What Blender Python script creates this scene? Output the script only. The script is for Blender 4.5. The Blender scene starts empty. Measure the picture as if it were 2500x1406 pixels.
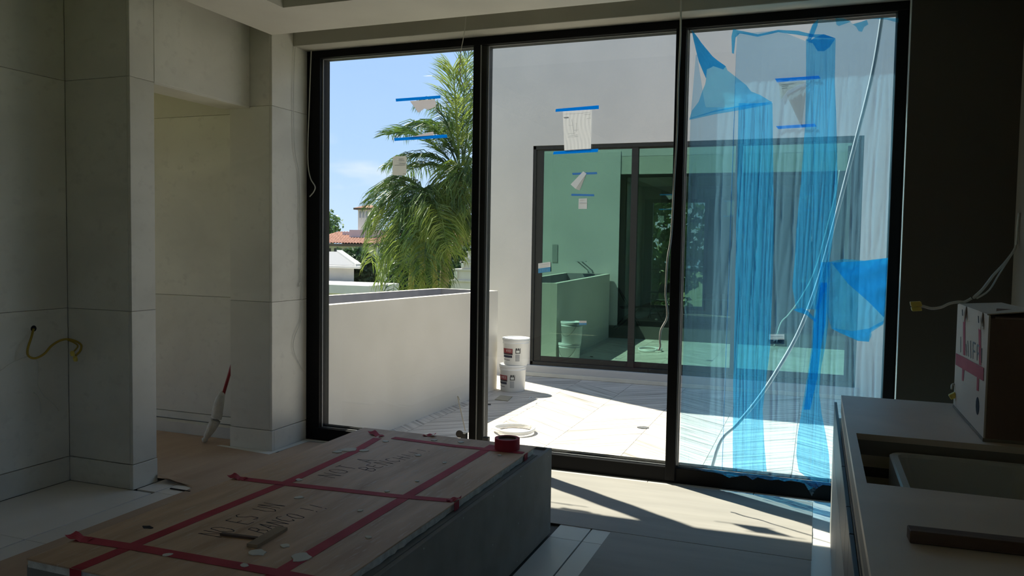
import bpy, bmesh, math, random
from mathutils import Vector, Matrix
random.seed(7)
sc = bpy.context.scene
COL = sc.collection
# ------------------------------------------------------------------ camera
F, YAW, PIT, ROL, H = 1953.9, 0.36346, 0.0517, -0.01557, 1.6
fw = Vector((-math.sin(YAW)*math.cos(PIT), math.cos(YAW)*math.cos(PIT), -math.sin(PIT)))
rt = Vector((math.cos(YAW), math.sin(YAW), 0)); dn = fw.cross(rt)
RT = rt*math.cos(ROL)+dn*math.sin(ROL); DN = -rt*math.sin(ROL)+dn*math.cos(ROL)
cam = bpy.data.cameras.new('camera'); co = bpy.data.objects.new('camera', cam); COL.objects.link(co)
co.matrix_world = Matrix(((RT.x, -DN.x, -fw.x, 0), (RT.y, -DN.y, -fw.y, 0), (RT.z, -DN.z, -fw.z, H), (0, 0, 0, 1)))
cam.sensor_width = 36; cam.lens = F/2500*36; cam.clip_start = .05; cam.clip_end = 600
sc.camera = co
# ------------------------------------------------------------------ sky, sun, exposure
AZ = Vector((.867, -.4985)); EL = math.radians(57)
w = bpy.data.worlds.new('sky'); sc.world = w; w.use_nodes = True
nt = w.node_tree; bg = nt.nodes['Background']
tc = nt.nodes.new('ShaderNodeTexCoord'); sx = nt.nodes.new('ShaderNodeSeparateXYZ'); rp = nt.nodes.new('ShaderNodeValToRGB')
nt.links.new(tc.outputs['Generated'], sx.inputs[0]); nt.links.new(sx.outputs['Z'], rp.inputs[0])
rp.color_ramp.elements[0].position = 0; rp.color_ramp.elements[0].color = (.62, .76, .98, 1)
rp.color_ramp.elements[1].position = .75; rp.color_ramp.elements[1].color = (.28, .42, .70, 1)
e = rp.color_ramp.elements.new(.12); e.color = (.46, .64, .96, 1)
e = rp.color_ramp.elements.new(.3); e.color = (.36, .54, .90, 1)
# low white clouds near the horizon
mp = nt.nodes.new('ShaderNodeMapping'); mp.inputs['Scale'].default_value = (3, 3, 11)
no = nt.nodes.new('ShaderNodeTexNoise'); no.inputs['Scale'].default_value = 2.2; no.inputs['Detail'].default_value = 6
cr = nt.nodes.new('ShaderNodeMapRange'); cr.inputs[1].default_value = .5; cr.inputs[2].default_value = .68
fz = nt.nodes.new('ShaderNodeMapRange'); fz.inputs[1].default_value = .17; fz.inputs[2].default_value = .03
mu = nt.nodes.new('ShaderNodeMath'); mu.operation = 'MULTIPLY'
mx = nt.nodes.new('ShaderNodeMixRGB'); mx.inputs[2].default_value = (.86, .88, .97, 1)
nt.links.new(tc.outputs['Generated'], mp.inputs[0]); nt.links.new(mp.outputs[0], no.inputs['Vector'])
nt.links.new(no.outputs[0], cr.inputs[0]); nt.links.new(sx.outputs['Z'], fz.inputs[0])
nt.links.new(cr.outputs[0], mu.inputs[0]); nt.links.new(fz.outputs[0], mu.inputs[1])
nt.links.new(mu.outputs[0], mx.inputs[0]); nt.links.new(rp.outputs[0], mx.inputs[1]); nt.links.new(mx.outputs[0], bg.inputs[0])
bg.inputs[1].default_value = 1.0
sun = bpy.data.lights.new('sun', 'SUN'); sun.energy = 11.5; sun.angle = math.radians(.55); sun.color = (1, .92, .80)
so = bpy.data.objects.new('sun', sun); COL.objects.link(so)
so.rotation_euler = Vector((AZ.x*math.cos(EL), AZ.y*math.cos(EL), -math.sin(EL))).to_track_quat('-Z', 'Y').to_euler()
so.location = (-12, 12, 16)
sc.view_settings.view_transform = 'Standard'; sc.view_settings.look = 'None'; sc.view_settings.exposure = .46; sc.view_settings.gamma = 1
sc.view_settings.use_curve_mapping = False
cy = sc.cycles; cy.use_denoising = True; cy.max_bounces = 14; cy.diffuse_bounces = 7; cy.glossy_bounces = 5; cy.transparent_max_bounces = 40; cy.transmission_bounces = 8
cy.caustics_reflective = False; cy.caustics_refractive = False; cy.sample_clamp_indirect = 6

# ------------------------------------------------------------------ helpers
def ray(x, y): return RT*((x-1250)/F)+DN*((y-703)/F)+fw
CAMP = Vector((0, 0, H))
def UY(x, y, Y): d = ray(x, y); return CAMP+d*(Y/d.y)
def UX(x, y, X): d = ray(x, y); return CAMP+d*(X/d.x)
def UZ(x, y, z): d = ray(x, y); return CAMP+d*((z-H)/d.z)
def tag(o, label=None, cat=None, group=None, kind=None):
    if label: o['label'] = label
    if cat: o['category'] = cat
    if group: o['group'] = group
    if kind: o['kind'] = kind
    return o
def link(name, me, mat=None, parent=None):
    o = bpy.data.objects.new(name, me); COL.objects.link(o)
    if mat and me and not me.materials: me.materials.append(mat)
    if parent: o.parent = parent
    return o
def empty(name, loc=(0, 0, 0)):
    o = bpy.data.objects.new(name, None); COL.objects.link(o); o.location = loc; o.empty_display_size = .1
    bpy.context.view_layer.update(); return o
class MB:
    def __init__(s): s.v = []; s.f = []
    def box(s, x0, x1, y0, y1, z0, z1):
        n = len(s.v); s.v += [(x, y, z) for z in (z0, z1) for y in (y0, y1) for x in (x0, x1)]
        s.f += [tuple(n+i for i in q) for q in ((0, 2, 3, 1), (4, 5, 7, 6), (0, 1, 5, 4), (2, 6, 7, 3), (0, 4, 6, 2), (1, 3, 7, 5))]; return s
    def obox(s, c, ax, ay, az):   # centre and three half-axis vectors
        n = len(s.v); c = Vector(c)
        s.v += [tuple(c+Vector(ax)*i+Vector(ay)*j+Vector(az)*k) for k in (-1, 1) for j in (-1, 1) for i in (-1, 1)]
        s.f += [tuple(n+i for i in q) for q in ((0, 2, 3, 1), (4, 5, 7, 6), (0, 1, 5, 4), (2, 6, 7, 3), (0, 4, 6, 2), (1, 3, 7, 5))]; return s
    def bar(s, a, b, w, h=None, up=(0, 0, 1)):
        a = Vector(a); b = Vector(b); d = (b-a); h = h or w; u = Vector(up)
        sd = d.cross(u)
        if sd.length < 1e-6: sd = d.cross(Vector((1, 0, 0)))
        sd.normalize(); u = sd.cross(d).normalized()
        return s.obox((a+b)/2, d/2, sd*(w/2), u*(h/2))
    def quad(s, *p): n = len(s.v); s.v += [tuple(q) for q in p]; s.f.append(tuple(range(n, n+len(p)))); return s
    def prism(s, pts, d):   # planar polygon pushed along d
        n = len(s.v); k = len(pts); d = Vector(d)
        s.v += [tuple(p) for p in pts]+[tuple(Vector(p)+d) for p in pts]
        s.f += [tuple(range(n, n+k))[::-1], tuple(range(n+k, n+2*k))]+[(n+i, n+(i+1) % k, n+k+(i+1) % k, n+k+i) for i in range(k)]; return s
    def tube(s, pts, r, seg=8, smooth=4, cap=True):
        P = [Vector(p) for p in pts]
        if smooth and len(P) > 2:
            Q = []
            for i in range(len(P)-1):
                a, b, c, d = P[max(i-1, 0)], P[i], P[i+1], P[min(i+2, len(P)-1)]
                for t in range(smooth):
                    t /= smooth
                    Q.append(.5*((2*b)+(c-a)*t+(2*a-5*b+4*c-d)*t*t+(3*b-a-3*c+d)*t**3))
            P = Q+[P[-1]]
        n = len(s.v); up = Vector((.3, .2, 1)).normalized(); N = len(P)
        for i, p in enumerate(P):
            t = (P[min(i+1, N-1)]-P[max(i-1, 0)]).normalized(); a = t.cross(up)
            if a.length < 1e-4: a = t.cross(Vector((1, 0, 0)))
            a.normalize(); b = t.cross(a); up = -b if False else up
            rr = r(i/(N-1)) if callable(r) else r
            for k in range(seg):
                th = 2*math.pi*k/seg; s.v.append(tuple(p+a*(rr*math.cos(th))+b*(rr*math.sin(th))))
        for i in range(N-1):
            for k in range(seg):
                s.f.append((n+i*seg+k, n+i*seg+(k+1) % seg, n+(i+1)*seg+(k+1) % seg, n+(i+1)*seg+k))
        if cap: s.f += [tuple(n+k for k in range(seg))[::-1], tuple(n+(N-1)*seg+k for k in range(seg))]
        return s
    def lathe(s, prof, c=(0, 0, 0), seg=32):
        n = len(s.v)
        for r, z in prof:
            for k in range(seg):
                th = 2*math.pi*k/seg; s.v.append((c[0]+r*math.cos(th), c[1]+r*math.sin(th), c[2]+z))
        for i in range(len(prof)-1):
            for k in range(seg):
                s.f.append((n+i*seg+k, n+i*seg+(k+1) % seg, n+(i+1)*seg+(k+1) % seg, n+(i+1)*seg+k))
        return s
    def grid(s, fn, nu, nv):
        n = len(s.v)
        for j in range(nv+1):
            for i in range(nu+1): s.v.append(tuple(fn(i/nu, j/nv)))
        for j in range(nv):
            for i in range(nu): a = n+j*(nu+1)+i; s.f.append((a, a+1, a+nu+2, a+nu+1))
        return s
    def build(s, name, mat, parent=None, bevel=0, smooth=False, flip=False):
        me = bpy.data.meshes.new(name); me.from_pydata(s.v, [], s.f); me.validate()
        if bevel or flip or True:
            bm = bmesh.new(); bm.from_mesh(me)
            if bevel:
                bmesh.ops.bevel(bm, geom=[e for e in bm.edges if e.is_manifold and e.calc_face_angle(0) > .5], offset=bevel, segments=1, affect='EDGES')
            bmesh.ops.recalc_face_normals(bm, faces=bm.faces); bm.to_mesh(me); bm.free()
        if smooth:
            for p in me.polygons: p.use_smooth = True
        o = link(name, me, mat, parent)
        if parent:
            o.matrix_parent_inverse = parent.matrix_world.inverted()
        return o
def copy_tree(o, parent=None, label=None):
    c = o.copy(); COL.objects.link(c)
    if parent: c.parent = parent; c.matrix_parent_inverse = o.matrix_parent_inverse
    if label: c['label'] = label
    for ch in list(o.children): copy_tree(ch, c)
    return c

# ------------------------------------------------------------------ materials
def newmat(name):
    m = bpy.data.materials.new(name); m.use_nodes = True; return m, m.node_tree, m.node_tree.nodes['Principled BSDF']
def N(t, k): return t.nodes.new('ShaderNode'+k)
def flat(name, col, rough=.6, metal=0, spec=.5):
    m, t, b = newmat(name); b.inputs['Base Color'].default_value = (*col, 1); b.inputs['Roughness'].default_value = rough
    b.inputs['Metallic'].default_value = metal; b.inputs['Specular IOR Level'].default_value = spec; return m
def mottled(name, c1, c2, scale=3, rough=.6, detail=6, bump=0, bscale=40, stretch=(1, 1, 1), rot=0, lo=.35, hi=.65, c3=None, dist=0, obj=True, spec=.4, tint=0, prerot=None):
    m, t, b = newmat(name); tcn = N(t, 'TexCoord'); mpn = N(t, 'Mapping'); mpn.inputs['Scale'].default_value = stretch; mpn.inputs['Rotation'].default_value[2] = rot
    if prerot is not None:
        vr = N(t, 'VectorRotate'); vr.rotation_type = 'Z_AXIS'; vr.inputs['Angle'].default_value = prerot; t.links.new(tcn.outputs['Object'], vr.inputs['Vector']); t.links.new(vr.outputs[0], mpn.inputs[0])
    else: t.links.new(tcn.outputs['Object' if obj else 'Generated'], mpn.inputs[0])
    vec = mpn.outputs[0]
    if tint:   # shift the pattern per object so that pieces differ
        oi = N(t, 'ObjectInfo'); ad = N(t, 'VectorMath'); ad.operation = 'ADD'; sc_ = N(t, 'VectorMath'); sc_.operation = 'SCALE'; sc_.inputs['Scale'].default_value = 37
        cb = N(t, 'CombineXYZ'); t.links.new(oi.outputs['Random'], cb.inputs[0]); t.links.new(oi.outputs['Random'], cb.inputs[1]); t.links.new(cb.outputs[0], sc_.inputs[0])
        t.links.new(vec, ad.inputs[0]); t.links.new(sc_.outputs[0], ad.inputs[1]); vec = ad.outputs[0]
    n = N(t, 'TexNoise'); n.inputs['Scale'].default_value = scale; n.inputs['Detail'].default_value = detail; n.inputs['Distortion'].default_value = dist
    t.links.new(vec, n.inputs['Vector']); r = N(t, 'ValToRGB'); r.color_ramp.elements[0].position = lo; r.color_ramp.elements[1].position = hi
    r.color_ramp.elements[0].color = (*c1, 1); r.color_ramp.elements[1].color = (*c2, 1); t.links.new(n.outputs[0], r.inputs[0])
    out = r.outputs[0]
    if c3:
        n2 = N(t, 'TexNoise'); n2.inputs['Scale'].default_value = scale*9; n2.inputs['Detail'].default_value = 4; t.links.new(vec, n2.inputs['Vector'])
        mr = N(t, 'MapRange'); mr.inputs[1].default_value = .56; mr.inputs[2].default_value = .72; t.links.new(n2.outputs[0], mr.inputs[0])
        mm = N(t, 'MixRGB'); mm.inputs[2].default_value = (*c3, 1); t.links.new(mr.outputs[0], mm.inputs[0]); t.links.new(out, mm.inputs[1]); out = mm.outputs[0]
    if tint:
        hs = N(t, 'HueSaturation'); ma = N(t, 'MapRange'); ma.inputs[3].default_value = 1-tint; ma.inputs[4].default_value = 1+tint
        t.links.new(oi.outputs['Random'], ma.inputs[0]); t.links.new(ma.outputs[0], hs.inputs['Value']); t.links.new(out, hs.inputs['Color']); out = hs.outputs[0]
    t.links.new(out, b.inputs['Base Color']); b.inputs['Roughness'].default_value = rough; b.inputs['Specular IOR Level'].default_value = spec
    if bump:
        nb = N(t, 'TexNoise'); nb.inputs['Scale'].default_value = bscale; nb.inputs['Detail'].default_value = 5; t.links.new(vec, nb.inputs['Vector'])
        bp = N(t, 'Bump'); bp.inputs['Strength'].default_value = bump; bp.inputs['Distance'].default_value = .01; t.links.new(nb.outputs[0], bp.inputs['Height']); t.links.new(bp.outputs[0], b.inputs['Normal'])
    return m
def glassy(name, tint, refl=(1, 1, 1), base=.0, ior=1.45, rough=0.0):
    m, t, b = newmat(name); t.nodes.remove(b); o = t.nodes['Material Output']
    tr = N(t, 'BsdfTransparent'); tr.inputs[0].default_value = (*tint, 1); gl = N(t, 'BsdfGlossy'); gl.inputs[0].default_value = (*refl, 1); gl.inputs['Roughness'].default_value = rough
    lw = N(t, 'LayerWeight'); lw.inputs[0].default_value = .5; fr = N(t, 'Math'); fr.operation = 'POWER'; fr.inputs[1].default_value = 5; t.links.new(lw.outputs['Facing'], fr.inputs[0])
    ad = N(t, 'Math'); ad.operation = 'ADD'; ad.use_clamp = True; ad.inputs[1].default_value = base+.035
    mxn = N(t, 'MixShader'); t.links.new(fr.outputs[0], ad.inputs[0]); t.links.new(ad.outputs[0], mxn.inputs[0]); t.links.new(tr.outputs[0], mxn.inputs[1]); t.links.new(gl.outputs[0], mxn.inputs[2]); t.links.new(mxn.outputs[0], o.inputs[0])
    return m
def film(name, tint, dense, scat, amt):
    m, t, b = newmat(name); t.nodes.remove(b); o = t.nodes['Material Output']
    lw = N(t, 'LayerWeight'); lw.inputs[0].default_value = .35; mc = N(t, 'MixRGB'); mc.inputs[1].default_value = (*tint, 1); mc.inputs[2].default_value = (*dense, 1)
    t.links.new(lw.outputs['Facing'], mc.inputs[0])
    tr = N(t, 'BsdfTransparent'); t.links.new(mc.outputs[0], tr.inputs[0])
    tl = N(t, 'BsdfTranslucent'); tl.inputs[0].default_value = (*scat, 1); gl = N(t, 'BsdfGlossy'); gl.inputs[0].default_value = (.7, .85, 1, 1); gl.inputs['Roughness'].default_value = .2
    m1 = N(t, 'MixShader'); m1.inputs[0].default_value = amt; t.links.new(tr.outputs[0], m1.inputs[1]); t.links.new(tl.outputs[0], m1.inputs[2])
    m2 = N(t, 'MixShader'); m2.inputs[0].default_value = .05; t.links.new(m1.outputs[0], m2.inputs[1]); t.links.new(gl.outputs[0], m2.inputs[2]); t.links.new(m2.outputs[0], o.inputs[0])
    return m
def papery(name, col, trans=.5):
    m, t, b = newmat(name); o = t.nodes['Material Output']; b.inputs['Base Color'].default_value = (*col, 1); b.inputs['Roughness'].default_value = .8
    tl = N(t, 'BsdfTranslucent'); tl.inputs[0].default_value = (*col, 1); mxn = N(t, 'MixShader'); mxn.inputs[0].default_value = trans
    t.links.new(b.outputs[0], mxn.inputs[1]); t.links.new(tl.outputs[0], mxn.inputs[2]); t.links.new(mxn.outputs[0], o.inputs[0]); return m
def leafmat(name, c1, c2, trans=.35):
    m, t, b = newmat(name); o = t.nodes['Material Output']; tcn = N(t, 'TexCoord'); n = N(t, 'TexNoise'); n.inputs['Scale'].default_value = 2.2
    t.links.new(tcn.outputs['Object'], n.inputs['Vector']); r = N(t, 'ValToRGB'); r.color_ramp.elements[0].position = .38; r.color_ramp.elements[1].position = .62
    r.color_ramp.elements[0].color = (*c1, 1); r.color_ramp.elements[1].color = (*c2, 1); t.links.new(n.outputs[0], r.inputs[0]); t.links.new(r.outputs[0], b.inputs['Base Color'])
    b.inputs['Roughness'].default_value = .45; tl = N(t, 'BsdfTranslucent'); t.links.new(r.outputs[0], tl.inputs[0]); mxn = N(t, 'MixShader'); mxn.inputs[0].default_value = trans
    t.links.new(b.outputs[0], mxn.inputs[1]); t.links.new(tl.outputs[0], mxn.inputs[2]); t.links.new(mxn.outputs[0], o.inputs[0]); return m
MARBLE = mottled('marble_cladding', (.62, .60, .535), (.75, .73, .655), 1.5, .42, 8, stretch=(1, 1, 1.3), lo=.3, hi=.7, dist=.8, c3=(.64, .62, .555), tint=.05)
TILE = mottled('white_marble_tile', (.70, .665, .62), (.80, .76, .71), 1.4, .35, 8, dist=1, lo=.3, hi=.7, tint=.03)
PLASTER = mottled('cream_plaster', (.68, .66, .59), (.73, .71, .635), 2, .8)
STUCCO = mottled('white_stucco', (.53, .505, .48), (.58, .55, .52), 1.2, .85, 6, bump=.15, bscale=120)
PLSTUC = mottled('planter_stucco', (.62, .575, .495), (.68, .63, .55), 1.6, .85, 6, bump=.12, bscale=90)
BLACK = flat('black_metal_frame', (.006, .006, .0065), .55, spec=.15)
DARKMET = flat('dark_bronze_frame', (.02, .021, .02), .5, spec=.25)
SPACER = flat('pale_spacer', (.42, .42, .42), .4)
GLASS = glassy('clear_glass', (.90, .93, .92))
GREEN = glassy('green_coated_glass', (.52, .64, .57), (.55, 1.0, .88), .175)
BLACKP = flat('black_plastic', (.02, .02, .02), .5)
HARDB = mottled('brown_hardboard', (.40, .28, .20), (.52, .38, .275), 1.1, .65, 8, stretch=(5, .6, 5), c3=(.45, .33, .24), lo=.3, hi=.72)
HARDT = mottled('worn_hardboard', (.44, .285, .18), (.70, .49, .34), 1.6, .55, 10, stretch=(7, .9, 1), lo=.28, hi=.72, c3=(.60, .47, .37), dist=.5, spec=.25)
GYPE = mottled('gypsum_edge', (.58, .56, .52), (.80, .78, .73), 30, .9, bump=.4, bscale=150)
GREYB = mottled('grey_board', (.22, .21, .195), (.27, .255, .24), 6, .75)
PAPB = mottled('grey_paper_board', (.365, .34, .30), (.41, .38, .335), 1.5, .8, stretch=(1, 6, 1))
PAPER = flat('white_paper', (.68, .68, .63), .8)
THINP = papery('thin_white_paper', (.90, .89, .86), .55)
TAPE = mottled('red_tape', (.38, .03, .05), (.47, .055, .08), 6, .65, spec=.2)
BLUETAPE = papery('blue_tape', (.01, .50, .95), .65)
INK = flat('marker_ink', (.035, .03, .035), .8, spec=.2)
PRINT = flat('grey_print', (.15, .15, .16), .7)
WHITEP = flat('white_plastic', (.78, .78, .76), .35)
CABLE = flat('white_cable', (.62, .61, .55), .5)
YELLOW = flat('yellow_cable', (.36, .25, .03), .6)
YCON = flat('yellow_connector', (.75, .60, .12), .4)
FLAKE = flat('dried_plaster', (.72, .70, .64), .9)
SLATE = flat('slate_drawer', (.075, .08, .095), .45)
LIGHTC = flat('pale_cabinet', (.42, .43, .40), .5)
PLY = mottled('plywood', (.55, .48, .38), (.66, .59, .48), 4, .7, stretch=(1, 8, 8))
STONE = mottled('grey_stone_top', (.68, .565, .47), (.78, .655, .55), 2.5, .45, 8, dist=.6)
STONEE = flat('stone_edge', (.23, .21, .185), .6)
CERAM = flat('sink_ceramic', (.55, .54, .50), .3)
WOODD = mottled('dark_wood', (.10, .06, .04), (.16, .10, .07), 5, .7, stretch=(1, 8, 8))
WOODL = mottled('offcut_wood', (.28, .20, .13), (.36, .26, .17), 6, .7)
CARD = flat('white_carton', (.62, .545, .46), .8)
CARDB = flat('brown_carton', (.20, .13, .10), .85)
SOIL = mottled('dark_soil', (.05, .04, .03), (.09, .07, .05), 8, .95)
FILM1 = film('thin_film', (.66, .86, .97), (.20, .48, .74), (.30, .70, 1.0), .17)
FILM2 = film('blue_film', (.36, .78, .98), (.03, .36, .64), (.10, .66, 1.0), .22)
FILM3 = film('deep_blue_film', (.18, .64, .95), (.01, .24, .54), (.03, .56, 1.0), .28)

# ------------------------------------------------------------------ interior shell
def slabs(parent, boxes, mat=MARBLE, name='slab', bev=.0025):
    for b in boxes: MB().box(*b).build(name, mat, parent, bevel=bev)
ZB = [(.163, 1.149), (1.151, 2.629), (2.631, 3.5)]
FL = MB().box(-8.8, 1.3, -3.2, 5.62, -.3, -.012).build('floor', flat('screed', (.10, .095, .085), .95)); tag(FL, kind='structure')
# marble floor tiles in view
tl = []
for (x0, x1) in ((-4.6, -3.904), (-3.893, -3.19)):
    for y in (1.2, 2.1, 3.0, 3.9):
        if x0 < -4 and y > 3.5: tl.append((x0, x1, y-.897, min(y, 3.875), -.012, 0)) if y-.897 < 3.875 else None
        else: tl.append((x0, x1, y-.897, y, -.012, 0))
tl.append((-4.05, -3.904, 3.903, 4.3, -.012, 0)); tl.append((-3.893, -3.5, 3.903, 4.6, -.012, 0))
for y in (2.35, 3.25, 4.15, 5.05):
    tl.append((-1.335, -1.154, y-.897, y, -.012, 0)); tl.append((-1.146, -.80, y-.897, y, -.012, 0))
    tl.append((-.796, -.10, y-.897, y, -.012, 0)); tl.append((-.096, .6, y-.897, y, -.012, 0))
for i, x in enumerate((-3.84, -3.14, -2.44, -1.74, -1.04, -.34)):
    tl.append((x+.002, x+.698, 5.053, 5.46, -.012, 0))
slabs(FL, tl, TILE, 'floor_tile', .001)
# left wall: niche back wall, stub return, pier and lintel over the opening
core = MB(); core.box(-4.9, -4.635, -3.2, 3.905, 0, 3.6).box(-4.9, -4.085, 3.905, 4.06, 0, 3.6).box(-4.30, -4.085, 4.06, 5.045, 2.65, 3.6)
WL = core.build('wall_left', PLASTER); tag(WL, kind='structure')
b = []
for z0, z1 in ZB:
    for y0, y1 in ((-.6, .898), (.902, 2.398), (2.402, 3.88)): b.append((-4.634, -4.61, y0, y1, z0, z1))
    b.append((-4.609, -4.085, 3.88, 3.904, z0, z1))
    b.append((-4.084, -4.06, 3.881, 4.08, z0, z1))
    b.append((-4.6, -4.086, 4.061, 4.079, z0, z1)) if z1 < 3 else None
b.append((-4.084, -4.06, 4.082, 5.019, 2.631, 3.5)); b.append((-4.30, -4.062, 4.081, 5.019, 2.618, 2.649))
slabs(WL, b)
BL = MB().box(-4.636, -4.606, -3, 3.878, 0, .159).build('baseboard_left', MARBLE, bevel=.002); tag(BL, kind='structure')
slabs(BL, [(-4.606, -4.086, 3.876, 3.904, 0, .159), (-4.086, -4.056, 3.876, 4.082, 0, .159)], name='base_slab')
# pier beside the window
WP = MB().box(-4.235, -3.885, 5.045, 5.30, 0, 3.6).box(-3.99, -3.885, 5.3, 5.47, 0, 3.6).build('wall_pier', PLASTER); tag(WP, kind='structure')
b = []
for z0, z1 in ZB:
    b += [(-4.25, -3.881, 5.02, 5.044, z0, z1), (-3.884, -3.86, 5.021, 5.468, z0, z1), (-4.25, -4.236, 5.045, 5.298, z0, z1)]
slabs(WP, b)
BP = MB().box(-4.253, -3.856, 5.016, 5.044, 0, .159).build('baseboard_pier', MARBLE, bevel=.002); tag(BP, kind='structure')
slabs(BP, [(-3.884, -3.856, 5.045, 5.455, 0, .159)], name='base_slab')
# corridor behind the opening
WH = MB().box(-8.8, -3.99, 5.305, 5.6, -.3, 3.6).box(-8.8, -8.6, 1.0, 5.3, 2.9, 3.6).box(-8.8, -8.6, 4.7, 5.3, 0, 2.9).box(-8.8, -8.6, -3.2, 1.0, 0, 3.6).build('wall_hall', PLASTER); tag(WH, kind='structure')
W4 = empty('window_added_left', (-8.7, 2.4, 0)); tag(W4, kind='structure')  # out-of-view window, added so daylight reaches the hall walls
for nm, a in (('frame_head', (-8.76, -8.64, 1.0, 4.7, 2.82, 2.9)), ('frame_sill', (-8.76, -8.64, 1.0, 4.7, 0, .08)), ('frame_jamb', (-8.76, -8.64, 1.0, 1.08, .08, 2.82)), ('frame_jamb', (-8.76, -8.64, 4.62, 4.7, .08, 2.82)), ('mullion', (-8.76, -8.64, 2.4, 2.5, .08, 2.82))): MB().box(*a).build(nm, BLACK, W4)
MB().box(-8.71, -8.70, 1.08, 2.4, .08, 2.82).build('pane', GLASS, W4); MB().box(-8.71, -8.70, 2.5, 4.62, .08, 2.82).build('pane', GLASS, W4)
b = []
for z0, z1 in ZB:
    for x0, x1 in ((-8.58, -6.302), (-6.298, -4.252)): b.append((x0, x1, 5.28, 5.304, z0, z1))
slabs(WH, b)
BH = MB().box(-7.38, -4.252, 5.274, 5.304, .10, .159).build('baseboard_hall', MARBLE, bevel=.002); tag(BH, kind='structure')
# right side
WR = MB().box(.478, 1.3, 5.37, 5.6, -.3, 3.6).build('wall_window_right', flat('wall_shade_paint', (.10, .08, .058), .85)); tag(WR, kind='structure')  # wall turned from the window, its shade put into a dark colour
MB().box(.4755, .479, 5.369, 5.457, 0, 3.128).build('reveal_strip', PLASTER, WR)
WR2 = MB().box(1.062, 1.3, -.1, 5.37, 0, 3.6).box(1.062, 1.3, -3.2, -3.1, 0, 3.6).box(1.062, 1.3, -3.1, -.1, 2.9, 3.6).build('wall_right', mottled('tan_board', (.36, .33, .27), (.42, .38, .31), 2, .85)); tag(WR2, kind='structure')
WB = MB().box(-8.8, 1.3, -3.4, -3.2, 0, 3.6).build('wall_back', flat('back_wall_paint', (.45, .42, .36), .9)); tag(WB, kind='structure')
W3 = empty('window_added_right', (1.18, -1.6, 0)); tag(W3, kind='structure')  # unseen window behind the view, added as fill daylight for the darker walls
for nm, a in (('frame_head', (1.12, 1.24, -3.1, -.1, 2.82, 2.9)), ('frame_sill', (1.12, 1.24, -3.1, -.1, 0, .08)), ('frame_jamb', (1.12, 1.24, -3.1, -3.02, .08, 2.82)), ('frame_jamb', (1.12, 1.24, -.18, -.1, .08, 2.82)), ('mullion', (1.12, 1.24, -1.65, -1.55, .08, 2.82))): MB().box(*a).build(nm, BLACK, W3)
MB().box(1.17, 1.18, -3.02, -1.65, .08, 2.82).build('pane', GLASS, W3); MB().box(1.17, 1.18, -1.55, -.18, .08, 2.82).build('pane', GLASS, W3)
# dropped ceiling with recessed tray, and the beam over the glazing
ce = MB()
ce.box(-3.86, -3.346, -3.2, 5.02, 3.15, 3.42).box(-3.346, 1.06, 4.47, 5.02, 3.15, 3.42).box(.5, 1.06, -3.2, 4.47, 3.15, 3.42).box(-3.346, .5, -3.2, -2.2, 3.15, 3.42)
CE = ce.build('ceiling', PLASTER); tag(CE, kind='structure')
MB().box(-8.8, 1.3, -3.4, 5.6, 3.5, 3.62).build('ceiling_slab', PLASTER, CE)
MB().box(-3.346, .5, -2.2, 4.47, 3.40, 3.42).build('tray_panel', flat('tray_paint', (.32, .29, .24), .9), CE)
BE = MB().box(-3.858, .478, 5.28, 5.6, 3.128, 3.5).build('trim_beam', mottled('beam_plaster_shaded', (.44, .43, .37), (.49, .48, .41), 2, .8), bevel=.003); tag(BE, kind='structure')  # plaster colour darkened to keep the beam in shade

# ------------------------------------------------------------------ window wall
WN = empty('window_1', (-1.7, 5.5, 0)); tag(WN, kind='structure')
Y0, Y1 = 5.458, 5.60
def fr(nm, x0, x1, z0, z1, y0=Y0, y1=Y1, mat=BLACK): return MB().box(x0, x1, y0, y1, z0, z1).build(nm, mat, WN, bevel=.003)
fr('frame_head', -3.858, .475, 3.07, 3.126)
fr('frame_sill', -3.858, .475, -.02, .105)
fr('frame_jamb', -3.858, -3.735, .105, 3.07); fr('frame_jamb', .41, .475, .105, 3.07)
m1 = fr('mullion', -2.408, -2.352, .105, 3.07); fr('mullion_track', -2.352, -2.305, .105, 3.07, 5.475, 5.585, DARKMET)
MB().box(-2.352, -2.347, 5.462, 5.475, .105, 3.07).build('trim_bead', SPACER, m1)
m2 = fr('mullion', -.925, -.858, .02, 3.07, 5.43, 5.6); MB().box(-.858, -.852, 5.47, 5.49, .12, 3.06).build('trim_bead', SPACER, m2)
P0 = [(-3.735, -2.408), (-2.305, -.925), (-.852, .41)]
for x0, x1 in P0:
    p = MB().box(x0, x1, 5.50, 5.508, .105, 3.07).build('pane', GLASS, WN)
    s_ = MB()
    for a, c in ((x0, x0+.008), (x1-.008, x1)): s_.box(a, c, 5.492, 5.499, .105, 3.07)
    s_.box(x0, x1, 5.492, 5.499, .105, .111).box(x0, x1, 5.492, 5.499, 3.062, 3.07)
    s_.build('glazing_bead', SPACER, p)
rl = MB(); [rl.box(-3.73, .40, y, y+.008, .105, .118) for y in (5.53, 5.56)]
rl.build('slide_rail', DARKMET, WN)

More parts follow.
